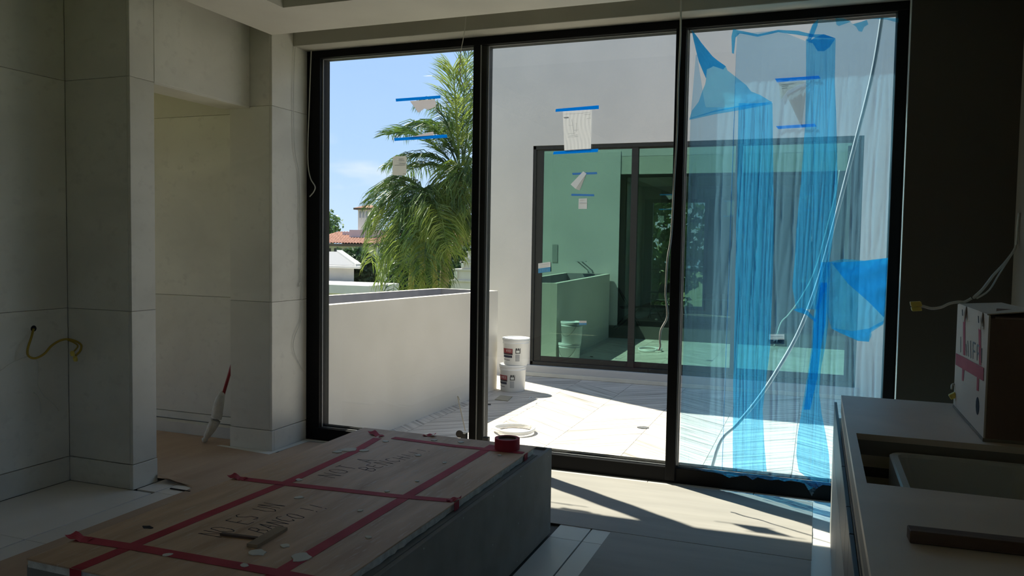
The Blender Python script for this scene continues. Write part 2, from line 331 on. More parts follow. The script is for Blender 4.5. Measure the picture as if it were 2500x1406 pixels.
# ------------------------------------------------------------------ outside shell: terrace, our facade, the building opposite
ZT = -.272; YM = 10.94
GR = MB().box(-160, 120, -90, 220, -4.3, -4).build('floor_ground', mottled('garden_ground', (.10, .14, .05), (.22, .24, .12), .6, .95)); tag(GR, kind='structure')
WF = MB().box(-14, -3.86, 5.3, 5.602, 3.6, 5.2).box(-14, -8.8, 5.3, 5.602, -.3, 3.6).box(-3.86, .478, 5.3, 5.602, 3.5, 5.2).box(.478, 6, 5.3, 5.602, 3.6, 5.2).box(1.3, 6, 5.3, 5.602, -.3, 3.6).build('wall_facade', STUCCO); tag(WF, kind='structure')
MB().box(-8.8, -3.858, 5.600, 5.612, -.3, 3.6).build('facade_panel', STUCCO, WF)
TF = MB().box(-5.2, 5, 5.6, YM+.1, ZT-.3, ZT-.014).build('floor_terrace', flat('mortar', (.5, .49, .47), .9)); tag(TF, kind='structure')
def plank_mat(nm, a): return mottled(nm, (.27, .24, .21), (.66, .605, .54), 1.3, .45, 9, stretch=(.8, 22, 1), lo=.33, hi=.60, tint=.08, prerot=a, dist=.4)
PLK = {1: plank_mat('streaked_plank_up', -math.atan(.8)), -1: plank_mat('streaked_plank_down', math.atan(.8))}; PLANK = PLK[1]
CW, PW = .73, .235
def plank_mesh(sg):
    # parallelogram plank spanning one column, its long axis along local x after rotation
    mb = MB(); g = .0025; dy = sg*CW*.8
    pts = [(g, g), (CW-g, dy+g), (CW-g, dy+PW*1.28-g), (g, PW*1.28-g)]
    mb.prism([(x, y, 0) for x, y in pts], (0, 0, .014)); return mb
pm = {}
n_pl = 0
for ci in range(-4, 7):
    x0 = -2.33+ci*CW; sg = -1 if ci % 2 else 1
    k = 0; y = 5.0
    while y < YM+.6:
        a0 = y; a1 = y+sg*CW*.8
        if min(a0, a1) > 5.6 and max(a0, a1)+PW*1.28 < YM-.02 and x0 > -5.2:
            if sg not in pm:
                o = plank_mesh(sg).build('terrace_plank', PLK[sg], TF); pm[sg] = o.data; o.matrix_parent_inverse.identity()
            else:
                o = bpy.data.objects.new('terrace_plank', pm[sg]); COL.objects.link(o); o.parent = TF
            o.location = (x0, y, ZT-.014); n_pl += 1
        y += PW*1.28
# fill pieces at the two ends of every column
for ci in range(-4, 7):
    x0 = -2.33+ci*CW
    if x0 > -5.2:
        MB().box(x0+.003, x0+CW-.003, 5.61, 6.27, ZT-.014, ZT-.0015).build('terrace_plank', PLANK, TF)
        MB().box(x0+.003, x0+CW-.003, YM-.92, YM-.003, ZT-.014, ZT-.0015).build('terrace_plank', PLANK, TF)
# building opposite
DX0, DX1, DZ0, DZ1 = -3.868, .50, -.115, 3.05
WO = MB().box(-4.66, DX0, YM, YM+.3, ZT-.3, 5.15).box(DX1, 6, YM, YM+.3, ZT-.3, 5.15).box(DX0, DX1, YM, YM+.3, DZ1, 5.15).box(DX0, DX1, YM+.02, YM+.3, ZT-.3, DZ0).build('wall_opposite', STUCCO); tag(WO, kind='structure')
MB().box(DX0-.05, DX1+.05, YM-.05, YM+.02, ZT, DZ0-.10).build('threshold_stone', mottled('threshold', (.50, .48, .42), (.58, .56, .50), 4, .6), WO, bevel=.004)
MB().box(DX0-.05, DX1+.05, YM-.035, YM+.02, DZ0-.10, DZ0).build('threshold_flashing', SPACER, WO, bevel=.003)
FR_ = MB().box(3, 3.2, YM+.3, 22, ZT, 4.2).box(-4.66, -4.55, YM+.3, 22, ZT, 4.2).build('wall_far_room', flat('far_room_paint', (.5, .47, .42), .9)); tag(FR_, kind='structure')
W2X0, W2X1 = UY(1574, 487, 21.9).x, UY(1730, 487, 21.9).x
MB().box(-4.66, W2X0, 22, 22.2, ZT, 4.2).box(W2X1, 3, 22, 22.2, ZT, 4.2).box(W2X0, W2X1, 22, 22.2, 2.95, 4.2).box(W2X0, W2X1, 22, 22.2, ZT, -.05).build('back_partition', flat('far_back_paint', (.55, .50, .45), .9), FR_)
MB().box(UY(1512, 600, 20.6).x, UY(1548, 600, 20.6).x, 20.6, 20.9, ZT, 3.0).build('pier_reflection', flat('pier_reflection_brown', (.42, .29, .21), .8), FR_)  # solid stand-in for a brown reflection in the green door glass
FFl = MB().box(-4.7, 3.2, YM+.3, 22.2, ZT-.2, -.14).build('floor_far_room', flat('far_room_floor', (.42, .37, .30), .7)); tag(FFl, kind='structure')
FCe = MB().box(-4.7, 3.2, YM+.3, 22.2, 3.3, 3.5).build('ceiling_far_room', flat('far_room_ceiling', (.5, .48, .44), .9)); tag(FCe, kind='structure')
# sliding door of the building opposite
DO = empty('door_1', (-1.7, YM, DZ0)); tag(DO, kind='structure')
def df(nm, x0, x1, z0, z1, y0=YM+.03, y1=YM+.13): return MB().box(x0, x1, y0, y1, z0, z1).build(nm, DARKMET, DO, bevel=.004)
df('frame_head', DX0, DX1, 2.995, DZ1, YM+.01); df('frame_sill', DX0, DX1, DZ0, -.06, YM+.01); df('frame_jamb', DX0, DX0+.045, DZ0, DZ1, YM+.01); df('frame_jamb', DX1-.045, DX1, DZ0, DZ1, YM+.01)
PS = [(-3.823, -2.345, .03), (-2.44, -.96, .06), (-1.05, .455, .09)]
for i, (x0, x1, yo) in enumerate(PS):
    y = YM+yo; st = .108 if i == 0 else .09
    sash = empty('sash', (x0, y, -.06)); sash.parent = DO; sash.matrix_parent_inverse = DO.matrix_world.inverted(); bpy.context.view_layer.update()
    for nm, a, c, z0, z1 in (('stile', x0, x0+st, -.06, 2.995), ('stile', x1-.09, x1, -.06, 2.995), ('rail', x0+st, x1-.09, -.06, .02), ('rail', x0+st, x1-.09, 2.975, 2.995)):
        MB().box(a, c, y, y+.028, z0, z1).build(nm, DARKMET, sash, bevel=.003)
    MB().box(x0+st, x1-.09, y+.010, y+.016, .02, 2.975).build('pane', GREEN, sash)
# far room back window
W2 = empty('window_2', (W2X0, 22, -.05)); tag(W2, kind='structure')
for nm, a in (('frame_jamb', (W2X0, W2X0+.22, 21.95, 22.1, -.05, 2.95)), ('frame_head', (W2X0+.22, W2X1, 21.95, 22.1, 2.86, 2.95)), ('frame_sill', (W2X0+.22, W2X1, 21.95, 22.1, -.05, .05)), ('mullion', (W2X1-.1, W2X1, 21.95, 22.1, .05, 2.86)), ('mullion', (W2X0+.75, W2X0+.85, 21.95, 22.1, .05, 2.86)), ('frame_rail', (W2X0+.22, W2X1-.1, 22.0, 22.05, 1.02, 1.05))):
    MB().box(*a).build(nm, BLACK, W2)
MB().box(W2X0+.22, W2X1-.1, 22.06, 22.066, .05, 2.86).build('pane', GLASS, W2)
# ------------------------------------------------------------------ low plinth under protective boards
PX0, PX1, PY0, PY1, PZ = -2.50, -1.345, 1.93, 4.20, .484
PL = empty('covered_plinth', (-1.92, 3.05, 0)); tag(PL, 'low grey boarded plinth standing on the floor before the window', 'plinth')
MB().box(PX0+.03, PX1-.028, PY0+.02, PY1-.02, 0, PZ-.012).build('core', GREYB, PL)
MB().box(PX1-.022, PX1, PY0, PY1, .004, PZ).build('side_panel', GREYB, PL, bevel=.0015)
MB().box(PX0, PX0+.022, PY0, PY1, .004, PZ).build('side_panel', GREYB, PL, bevel=.0015)
MB().box(PX0+.022, PX1-.022, PY1-.018, PY1, .004, PZ).build('end_panel', GREYB, PL, bevel=.0015)
MB().box(PX0+.022, PX1-.022, PY0, PY0+.018, .004, PZ).build('end_panel', GREYB, PL, bevel=.0015)
MB().box(PX1-.075, PX1-.026, PY0+.02, 4.03, PZ-.012, PZ-.001).build('edge_strip', GREYB, PL, bevel=.001)
scr = None
for (cx_, cy_) in ((2310, 295), (2097, 447), (1891, 597), (1660, 765), (1358, 998), (2320, 580), (2080, 805), (1883, 970), (2320, 845), (2070, 1095)):
    p = UX(600+cx_/3.125, 1020+cy_/3.125, PX1)
    if not (PY0 < p.y < PY1-.005 and .02 < p.z < PZ): continue
    if scr is None:
        scr = MB().lathe([(0, .0015), (.003, .0012), (.0042, 0)], seg=10).build('screw', SPACER, PL); scr.matrix_parent_inverse = PL.matrix_world.inverted(); o = scr
    else:
        o = bpy.data.objects.new('screw', scr.data); COL.objects.link(o); o.parent = PL; o.matrix_parent_inverse = PL.matrix_world.inverted()
    o.location = (PX1, p.y, p.z); o.rotation_euler = (0, math.pi/2, 0)
# gypsum sheet and hardboard cover
GS = MB().box(-2.475, -1.395, 1.915, 4.05, PZ+.001, .5160)
GSO = GS.build('gypsum_sheet', GYPE); tag(GSO, 'thick pale gypsum sheet with broken edge lying on the grey plinth', 'sheet')
bm = bmesh.new(); bm.from_mesh(GSO.data); bmesh.ops.subdivide_edges(bm, edges=[e for e in bm.edges if abs(e.verts[0].co.y-e.verts[1].co.y) > 1], cuts=60)
for v in bm.verts:
    if v.co.x > -1.4: v.co.x += random.uniform(-.006, .003)
bm.to_mesh(GSO.data); bm.free()
ZH = .5225
HC = MB().box(-2.462, -1.388, 1.90, 4.055, .5168, ZH).build('hardboard_cover', HARDT, bevel=.001); tag(HC, 'brown hardboard cover with red tape and marker writing on the plinth', 'board')
ZTp = ZH+.0006
def tape(pts, w=.05, z=ZTp, par=HC, mat=TAPE, th=.0006, nm='tape_strip'):
    mb = MB()
    for a, b_ in zip(pts[:-1], pts[1:]):
        a = Vector((a[0], a[1], 0)); b_ = Vector((b_[0], b_[1], 0)); d = (b_-a).normalized(); n = Vector((-d.y, d.x, 0))*(w/2)
        mb.prism([(*(a+n).xy, z), (*(b_+n).xy, z), (*(b_-n).xy, z), (*(a-n).xy, z)], (0, 0, th))
    return mb.build(nm, mat, par)
k = (1.6-ZH)/(1.6-.54)
tape([(-1.613, 1.90), (-1.612, 2.9), (-1.605, 3.98)]); tape([(-2.235, 1.90), (-2.222, 2.4), (-2.20, 2.98), (-2.215, 3.55), (-2.255, 3.86)])
tape([(-2.18, 3.90), (-1.80, 3.875), (-1.40, 3.89)], z=ZTp+.0007, w=.045); tape([(-2.445, 2.93), (-2.2, 2.945), (-1.66, 2.99), (-1.405, 3.03)], z=ZTp+.0007, w=.045); tape([(-2.455, 2.10), (-2.17, 2.118), (-1.6, 2.13), (-1.40, 2.13)], z=ZTp+.0007)
for y in (3.89, 3.03): MB().box(-1.3875, -1.386, y-.023, y+.023, PZ+.003, ZTp).build('tape_tail', TAPE, HC)
MB().box(-2.26, -2.21, 1.896, 1.8975, .44, ZTp).build('tape_tail', TAPE, HC)
# curled loose tape ends and torn corner
for (x, y, l, a) in ((-2.44, 2.93, .09, 3.05), (-2.45, 2.10, .10, 3.1), (-2.30, 3.92, .12, 2.6), (-2.02, 4.03, .07, .2), (-1.405, 3.04, .06, .3)):
    d = Vector((math.cos(a), math.sin(a), 0)); n = Vector((-d.y, d.x, 0))
    MB().grid(lambda u, v: Vector((x, y, ZTp+.001))+d*(l*(u-.5))+n*(.045*(v-.5))+Vector((0, 0, .012*u*u+.004*math.sin(9*u+4*v))), 8, 4).build('tape_curl', TAPE, HC)
# marker writing
GL = {'N': [[(0, 0), (0, 1), (.75, 0), (.75, 1)]], 'O': [[(.4+.4*math.cos(t*.5236), .5+.5*math.sin(t*.5236)) for t in range(13)]], 'T': [[(0, 1), (.8, 1)], [(.4, 1), (.4, 0)]],
      'A': [[(0, 0), (.4, 1), (.8, 0)], [(.15, .4), (.65, .4)]], 'B': [[(0, 0), (0, 1), (.5, 1), (.65, .8), (.5, .55), (0, .52), (.55, .5), (.75, .27), (.55, 0), (0, 0)]],
      'E': [[(.7, 1), (0, 1), (0, 0), (.7, 0)], [(0, .5), (.55, .5)]], 'C': [[(.75, .85), (.5, 1), (.15, .9), (0, .5), (.15, .1), (.5, 0), (.75, .15)]], 'H': [[(0, 0), (0, 1)], [(.7, 0), (.7, 1)], [(0, .5), (.7, .5)]],
      'S': [[(.7, .9), (.4, 1), (.05, .8), (.3, .55), (.65, .35), (.5, .05), (.0, .05)]], 'U': [[(0, 1), (0, .3), (.3, 0), (.6, .1), (.75, .4), (.75, 1)]], '!': [[(.2, 1), (.2, .25)], [(.2, .08), (.2, 0)]]}
def scribble(text, a, b, hgt, par, nm='handwriting', z=ZH+.0004, lw=.0042):
    # a: start, b: end of the base line in (x, y); letter tops point to -x
    a = Vector(a); b = Vector(b); d = (b-a); L = d.length; d.normalize(); up = Vector((-d.y, d.x)); adv = L/max(1, len(text)); i = 0
    for ch in text:
        if ch != ' ':
            mb = MB(); o = a+d*(adv*i)+up*random.uniform(-.008, .008); wd = adv*.8
            for st in GL[ch]:
                q = [o+d*(x*wd+random.uniform(-.003, .003))+up*(y*hgt+random.uniform(-.004, .004)) for x, y in st]
                for p0, p1 in zip(q[:-1], q[1:]):
                    t = (p1-p0).normalized(); n = Vector((-t.y, t.x))*(lw/2)
                    mb.quad((*(p0+n), z), (*(p1+n), z), (*(p1-n), z), (*(p0-n), z))
            mb.build('written_letter', INK, par)
        i += 1
def W(x, y): p = UZ(x, y, ZH); return (p.x, p.y)
scribble('NOT A', W(815, 1166), W(925, 1122), .10, HC); scribble('BENCH!!!', W(905, 1150), W(1062, 1098), .085, HC)
scribble('NO ES UN', W(540, 1312), W(705, 1232), .105, HC); scribble('BANCO !!', W(645, 1302), W(812, 1236), .09, HC)
# dried plaster flakes stuck on the cover
def blob(cx, cy, rx, ry, z, th, nm, mat, par, n=11, rot=0):
    pts = []
    for i in range(n):
        t = 2*math.pi*i/n; r = random.uniform(.7, 1.15); x, y = rx*r*math.cos(t), ry*r*math.sin(t)
        pts.append((cx+x*math.cos(rot)-y*math.sin(rot), cy+x*math.sin(rot)+y*math.cos(rot), z))
    return MB().prism(pts, (0, 0, th)).build(nm, mat, par)
for (x, y, rw) in ((630, 1350, .035), (735, 1362, .045), (597, 1381, .018), (410, 1355, .018), (730, 1215, .02), (695, 1333, .02), (1018, 1175, .014), (945, 1200, .013), (880, 1247, .013), (900, 1312, .014), (1020, 1112, .02), (850, 1098, .05), (890, 1100, .03), (825, 1103, .03), (770, 1084, .03), (1125, 1080, .02), (940, 1078, .02), (730, 1172, .02), (1060, 1075, .02), (1085, 1130, .014), (1220, 1112, .012)):
    p = UZ(x, y, ZH)
    if -2.46 < p.x < -1.4 and 1.9 < p.y < 4.05: blob(p.x, p.y, rw, rw*.8, ZH+.0003, .003, 'plaster_flake', FLAKE, HC, rot=random.random()*3)
# knot hole
p = UZ(360, 1287, ZH); blob(p.x, p.y, .028, .014, ZH+.0002, .0006, 'knot_hole', INK, HC)
# loose pieces lying on the cover
a, b_ = UZ(615, 1337, ZH), UZ(690, 1293, ZH); d = (b_-a); n = Vector((-d.y, d.x, 0)).normalized()*.022
tag(MB().prism([(a-n), (b_-n), (b_+n), (a+n)], (0, 0, .012)).build('wood_offcut', WOODL, bevel=.001), 'short flat wood offcut lying across the marker writing', 'offcut')
bpy.data.objects['wood_offcut'].location.z = .0006
a, b_ = UZ(540, 1306, ZH), UZ(628, 1317, ZH); d = (b_-a); n = Vector((-d.y, d.x, 0)).normalized()*.007
o = MB().prism([(a-n), (b_-n), (b_+n), (a+n)], (0, 0, .008)).build('wood_sliver', WOODD); tag(o, 'thin dark wood sliver beside the short offcut', 'sliver'); o.location.z = .0006
# roll of red tape
c = UZ(1238, 1095, ZH+.002); RR = .067
TR = empty('tape_roll', (c.x, c.y, ZH+.002)); tag(TR, 'thick roll of dark red tape on the far corner of the plinth', 'tape roll')
MB().lathe([(RR-.016, 0), (RR, 0), (RR, .058), (RR-.016, .058), (RR-.016, 0)], (c.x, c.y, ZH+.002), 40).build('tape_body', TAPE, TR, smooth=False)
MB().lathe([(RR-.0165, .001), (RR-.0165, .057), (RR-.020, .057), (RR-.020, .046), (0, .046)], (c.x, c.y, ZH+.002), 40).build('card_core', CARDB, TR)
# ------------------------------------------------------------------ floor coverings
def sheet_piece(name, pts, th, mat, label, cat, z=0):
    o = MB().prism([(x, y, z) for x, y in pts], (0, 0, th)).build(name, mat, bevel=.0008); return tag(o, label, cat)
sheet_piece('floor_hardboard', [(-3.735, -3.15), (-3.735, 3.98), (-3.75, 4.06), (-4.05, 4.14), (-4.05, 5.0), (-3.80, 5.0), (-3.80, 5.38), (-2.52, 5.42), (-2.52, 1.58), (.95, 1.58), (.95, -3.15)], .004, HARDB, 'large brown hardboard sheets covering the floor around the plinth', 'board', .0005)  # unseen stretch behind the camera added to bounce warm light
sheet_piece('corridor_hardboard', [(-8.5, -3.1), (-8.5, 5.19), (-4.27, 5.19), (-4.27, 5.0), (-4.052, 5.0), (-4.052, 4.14), (-4.95, 4.12), (-4.95, -3.1)], .004, HARDB, 'brown hardboard covering the corridor floor through the opening', 'board', .0005)  # unseen stretch over the side room added for warm bounce light
tag(MB().box(-8.5, -4.256, 5.195, 5.273, .0005, .095).build('wall_board', mottled('white_board', (.60, .58, .53), (.66, .64, .58), 4, .7), bevel=.001), 'white board leaning along the corridor wall base', 'board')
sheet_piece('paper_strip', [(-4.36, 4.985), (-3.815, 4.93), (-3.785, 5.40), (-3.50, 5.43), (-3.50, 5.455), (-3.852, 5.455), (-3.852, 5.012), (-4.33, 5.012)], .0012, PAPER, 'white protective paper strip around the foot of the marble pier', 'paper', .0047)
# lifted corner of the corridor board
q = [(-4.05, 4.10), (-3.86, 4.09), (-3.76, 4.06), (-4.0, 4.31)]
o = MB().grid(lambda u, v: Vector((-4.05+.29*u, 4.07+.11*v+.015*u, .0055+.05*(1-u)**1.6*(1-v)**.7)), 10, 6)
o = o.build('lifted_board_corner', HARDB); tag(o, 'curled up corner of brown board beside the marble pillar foot', 'board')
o = MB().box(-3.86, -3.70, 3.985, 3.995, .001, .007).build('board_offcut', INK); tag(o, 'thin dark strip at the end of the floor board', 'strip')
B1 = [(-1.325, 4.372), (-1.038, 4.36), (.023, 4.352), (.022, 5.02), (.05, 5.30), (.042, 5.383), (-1.0, 5.39), (-2.40, 5.386), (-2.40, 4.36)]
def sag(name, x0, x1, y0, y1, mat, label, amp, z=.0008):
    rnd = [random.uniform(-1, 1) for _ in range(12)]
    f = lambda x, y: z+amp*(.5+.5*math.sin(2.1*x+7*y+rnd[0]))*math.sin(math.pi*min(1, max(0, (y-y0)/(y1-y0))))+amp*.5*math.sin(19*(y-y0)+1.3*x)**2*math.sin(math.pi*(y-y0)/(y1-y0))
    mb = MB().grid(lambda u, v: (x0+(x1-x0)*u, y0+(y1-y0)*v, f(x0+(x1-x0)*u, y0+(y1-y0)*v)+.003), 50, 30)
    o = mb.build(name, mat); so_ = o.modifiers.new('thick', 'SOLIDIFY'); so_.thickness = .003; so_.offset = -1
    return tag(o, label, 'board')
sag('floor_board', -2.40, .024, 4.36, 5.386, PAPB, 'wavy grey board on the floor along the window, striped with sunlight', .006)
sag('floor_board', -1.036, .022, 1.6, 4.352, PAPB, 'dim grey floor board running from the sunlit board towards the counter', .002)
# ------------------------------------------------------------------ mop in the corridor
MO = empty('mop', (-4.5, 5.02, 0)); tag(MO, 'mop with red handle and pale cloth leaning in the corridor', 'mop')
b0 = Vector((-4.50, 5.02, .03)); top = Vector((-4.272, 5.14, .80)); mid = Vector((-4.385, 5.09, .375))
MB().tube([mid-(top-mid)*.15, top+(top-mid)*.0], .013, 10, 0).build('handle', flat('red_handle', (.30, .02, .025), .45), MO, smooth=True)
MB().tube([(-4.385, 5.088, .41), (-4.40, 5.08, .36), (-4.415, 5.07, .28), (-4.425, 5.06, .20), (-4.455, 5.04, .12), (-4.49, 5.02, .05), (-4.505, 5.01, .012)], lambda t: .017+.026*math.sin(min(1, t*1.15)*math.pi)**.8 if t < .87 else .030*(1-t)/.13*.6+.012, 12, 5).build('cloth', mottled('mop_cloth', (.62, .59, .52), (.70, .68, .61), 20, .95, bump=.5, bscale=120), MO, smooth=True)
# ------------------------------------------------------------------ counter on the right
CB = empty('base_cabinet', (.5, 3.0, 0)); tag(CB, 'long base cabinet with dark slate drawer fronts under the stone counter', 'cabinet')
MB().box(.14, 1.05, .6, 4.88, .002, .62).box(.14, .16, .6, 4.88, .62, .655).build('carcass', LIGHTC, CB)
for y0, y1 in ((4.88, 3.42), (3.42, 2.88), (2.88, 2.60), (2.60, 2.05), (2.05, 1.2)):
    MB().box(.118, .132, y1+.003, y0-.003, .524, .746).build('drawer_front', SLATE, CB, bevel=.0015)
for y0, y1 in ((4.88, 3.70), (3.696, 2.75), (2.746, 1.8), (1.796, .75)):
    MB().box(.118, .136, y1, y0, .004, .518).build('cabinet_door', LIGHTC, CB, bevel=.002)
MB().box(.1365, .14, .6, 4.88, .01, .655).build('face_frame', LIGHTC, CB)
CT = empty('stone_counter', (.5, 3.0, .7)); tag(CT, 'dull grey stone counter with a rough sink cut-out', 'countertop')
OX0, OX1, OY0, OY1 = .161, .82, 2.59, 3.295
def ring(x0, x1, y0, y1, z0, z1): return MB().box(x0, OX0, y0, y1, z0, z1).box(OX1, x1, y0, y1, z0, z1).box(OX0, OX1, y0, OY0, z0, z1).box(OX0, OX1, OY1, y1, z0, z1)
ring(.13, 1.058, .6, 4.14, .887, .91).build('top_slab', STONE, CT)
ring(.1305, 1.058, .6, 4.138, .83, .8868).build('edge_build_up', STONEE, CT)
ring(.134, 1.058, .6, 4.137, .785, .8298).build('plywood_layer', PLY, CT)
ring(.136, 1.058, .6, 4.13, .748, .7848).build('dark_batten', flat('batten', (.10, .09, .08), .8), CT)
ring(.1335, 1.058, .6, 4.137, .66, .7478).build('plywood_layer', PLY, CT)
# undermount sink, standing loose in the cut-out
SK = empty('sink_basin', (.5, 2.9, .66)); tag(SK, 'pale ceramic sink basin sitting below the counter cut-out', 'sink')
def rrect(x0, x1, y0, y1, r, z, n=6):
    o = []
    for cx, cy, a in ((x1-r, y1-r, 0), (x0+r, y1-r, 1), (x0+r, y0+r, 2), (x1-r, y0+r, 3)):
        for i in range(n+1): t = (a+i/n)*math.pi/2; o.append((cx+r*math.cos(t), cy+r*math.sin(t), z))
    return o
sx0, sx1, sy0, sy1 = .272, .745, 2.605, 3.262
L_ = [rrect(sx0, sx1, sy0, sy1, .05, .642), rrect(sx0, sx1, sy0, sy1, .05, .856), rrect(sx0+.006, sx1-.006, sy0+.006, sy1-.006, .048, .861), rrect(sx0+.026, sx1-.026, sy0+.026, sy1-.026, .045, .861), rrect(sx0+.03, sx1-.03, sy0+.03, sy1-.03, .045, .85), rrect(sx0+.055, sx1-.055, sy0+.05, sy1-.05, .06, .69), rrect(sx0+.09, sx1-.09, sy0+.09, sy1-.09, .06, .668)]
sb = MB(); K = len(L_[0])
for l in L_: sb.v += l
for i in range(len(L_)-1):
    for j in range(K): sb.f.append((i*K+j, i*K+(j+1) % K, (i+1)*K+(j+1) % K, (i+1)*K+j))
sb.f += [tuple(range(K))[::-1], tuple((len(L_)-1)*K+j for j in range(K))]
sb.build('basin', CERAM, SK)
MB().obox((sx1-.044, 2.80, .79), (.004, 0, 0), (0, .018, .002), (.0015, -.003, .012)).build('overflow_slot', BLACKP, SK)
MB().lathe([(0, .002), (.025, .002), (.03, 0)], (.5, 2.9, .668), 20).build('drain', SPACER, SK)
# stick on the counter
a, c = UZ(2217, 1318, .911), UZ(2500, 1350, .911); d = c-a; a2 = a+d*2.0; n = Vector((-d.y, d.x, 0)).normalized()*.02
ST = MB().prism([a-n*1.1, a2-n*1.1, a2+n*1.1, a+n*1.1], (0, 0, .03)).build('wooden_stick', WOODD, bevel=.002); tag(ST, 'dark wooden stick lying on the stone counter before the sink', 'stick')
# carton with red tape
BX0, BX1, BY0, BY1, BZ0, BZ1 = .593, 1.0, 3.345, 4.04, .911, 1.375
BXO = empty('carton', (.8, 3.7, BZ0)); tag(BXO, 'tall white carton with red tape bands standing on the counter', 'box')
MB().box(BX0, BX0+.006, BY0, BY1, BZ0+.012, BZ1).build('side_wall', CARD, BXO); MB().box(BX1-.006, BX1, BY0, BY1, BZ0+.012, BZ1).build('side_wall', CARDB, BXO)
MB().box(BX0+.006, BX1-.006, BY0, BY0+.006, BZ0+.012, BZ1-.01).build('end_wall', CARDB, BXO); MB().box(BX0+.006, BX1-.006, BY1-.006, BY1, BZ0+.012, BZ1-.01).build('end_wall', CARDB, BXO)
MB().box(BX0-.002, BX1, BY0-.002, BY1+.002, BZ0, BZ0+.012).build('base_tray', flat('tray_card', (.25, .22, .18), .85), BXO)
fl = MB(); fl.quad((BX0, BY0+.03, BZ1), (BX0, BY1-.03, BZ1), (BX0+.16, BY1-.05, BZ1+.012), (BX0+.16, BY0+.05, BZ1+.018)); o = fl.build('top_flap', CARD, BXO); m_ = o.modifiers.new('t', 'SOLIDIFY'); m_.thickness = .004
o = MB().quad((BX0+.02, BY0, BZ1-.01), (BX1, BY0, BZ1-.01), (BX1, BY0+.2, BZ1+.01), (BX0+.06, BY0+.2, BZ1+.016)).build('top_flap', CARDB, BXO); m_ = o.modifiers.new('t', 'SOLIDIFY'); m_.thickness = .004
for yy in (BY0+.10, BY0+.46):   # folded tabs at the top edge
    MB().prism([(BX0-.002, yy, BZ1+.004), (BX0-.002, yy+.09, BZ1+.006), (BX0-.012, yy+.02, BZ1-.055), (BX0-.012, yy-.03, BZ1-.06)], (-.002, 0, 0)).build('folded_tab', CARD, BXO)
    MB().prism([(BX0-.0145, yy+.005, BZ1-.01), (BX0-.0145, yy+.02, BZ1-.01), (BX0-.0155, yy+.0, BZ1-.035), (BX0-.0155, yy-.012, BZ1-.035)], (-.001, 0, 0)).build('tab_slot', INK, BXO)
fx = BX0-.0008
def onbox(x, y): p = UX(x, y, BX0); return p.y, p.z
def stripe(pts, mat, nm, off=.0): MB().prism([(fx-off, *onbox(*p)) for p in pts], (-.0006, 0, 0)).build(nm, mat, BXO)
stripe([(2335, 862), (2403, 898), (2402, 930), (2334, 890)], TAPE, 'red_band', .0008)
stripe([(2352, 752), (2357, 752), (2357, 868), (2352, 866)], TAPE, 'red_stripe'); stripe([(2389, 760), (2395, 760), (2396, 892), (2391, 890)], TAPE, 'red_stripe')
stripe([(2350, 893), (2355, 895), (2353, 930), (2349, 929)], TAPE, 'red_stripe'); stripe([(2386, 917), (2391, 919), (2390, 955), (2385, 953)], TAPE, 'red_stripe')
pts = [(2387+4*math.cos(t*.524), 991+22*math.sin(t*.524)) for t in range(12)]; stripe(pts, INK, 'hand_hole')
for seg in (((2346, 822), (2346, 860)), ((2359, 840), (2361, 868)), ((2363, 832), (2365, 870)), ((2370, 832), (2371, 874)), ((2376, 836), (2376, 876)), ((2376, 836), (2382, 839)), ((2376, 856), (2381, 859)), ((2386, 842), (2386, 880)), ((2386, 842), (2392, 845)), ((2386, 862), (2391, 864)), ((2398, 850), (2397, 886))):
    (ya, za), (yb, zb) = onbox(*seg[0]), onbox(*seg[1]); lt = MB().bar((fx-.0004, ya, za), (fx-.0004, yb, zb), .0008, .007, up=(0, 1, .3)); lt.build('printed_stroke', PRINT, BXO)
# ------------------------------------------------------------------ loose wires
def cable(name, pts, r, mat, label, cat='cable', sm=6, seg=8):
    o = MB().tube(pts, r, seg, sm).build(name, mat, smooth=True); return tag(o, label, cat)
YC = 5.415
cable('hanging_cable', [UX(x, y, -3.848) if False else Vector((-3.848, UX(x, y, -3.848).y, UX(x, y, -3.848).z)) for x, y in ((722, 78), (721, 110), (718, 170), (717, 260), (719, 360), (729, 420), (732, 500), (730, 530), (734, 600), (733, 660), (735, 690), (729, 700), (731, 690), (738, 690), (738, 702), (737, 730), (735, 780), (720, 820), (716, 845), (722, 870), (740, 905))], .0022, CABLE, 'thin looped wire hanging down the marble pier beside the window')
cable('hanging_cable', [UY(x, y, 5.44) for x, y in ((760, 122), (757, 200), (755, 260), (752, 340), (752, 400), (758, 435), (769, 455), (766, 468), (756, 480))], .0045, CABLE, 'pale cable with hooked end hanging over the black window jamb')
cable('hanging_cable', [UY(x, y, 5.25) for x, y in ((1138, 20), (1136, 60), (1130, 100), (1126, 120), (1123, 160), (1125, 190), (1131, 210))], .003, CABLE, 'short thin wire dangling at the top of the palm pane')
cable('hanging_cable', [UY(x, y, 5.25) for x, y in ((1663, -40), (1662, 40), (1661, 100), (1656, 200), (1653, 320), (1646, 440), (1641, 540), (1637, 590), (1630, 630), (1626, 690), (1625, 720), (1629, 760), (1627, 780), (1614, 805), (1611, 830), (1612, 845), (1608, 855))], .0065, CABLE, 'long white cable hanging from the ceiling beside the middle mullion')
NW = empty('wall_wiring', UX(82, 802, -4.61)); tag(NW, 'yellow wires with pale connectors sticking out of the dim niche wall', 'wiring')
def nw(x, y, off): p = UX(x, y, -4.61+off); return p
MB().lathe([(.011, 0), (.011, .002), (0, .002)], (0, 0, 0), 14)
h_ = UX(82, 802, -4.609); MB().prism([(-4.609, h_.y+.02*math.cos(t*.524), h_.z+.02*math.sin(t*.524)) for t in range(12)], (.0012, 0, 0)).build('wall_hole', INK, NW)
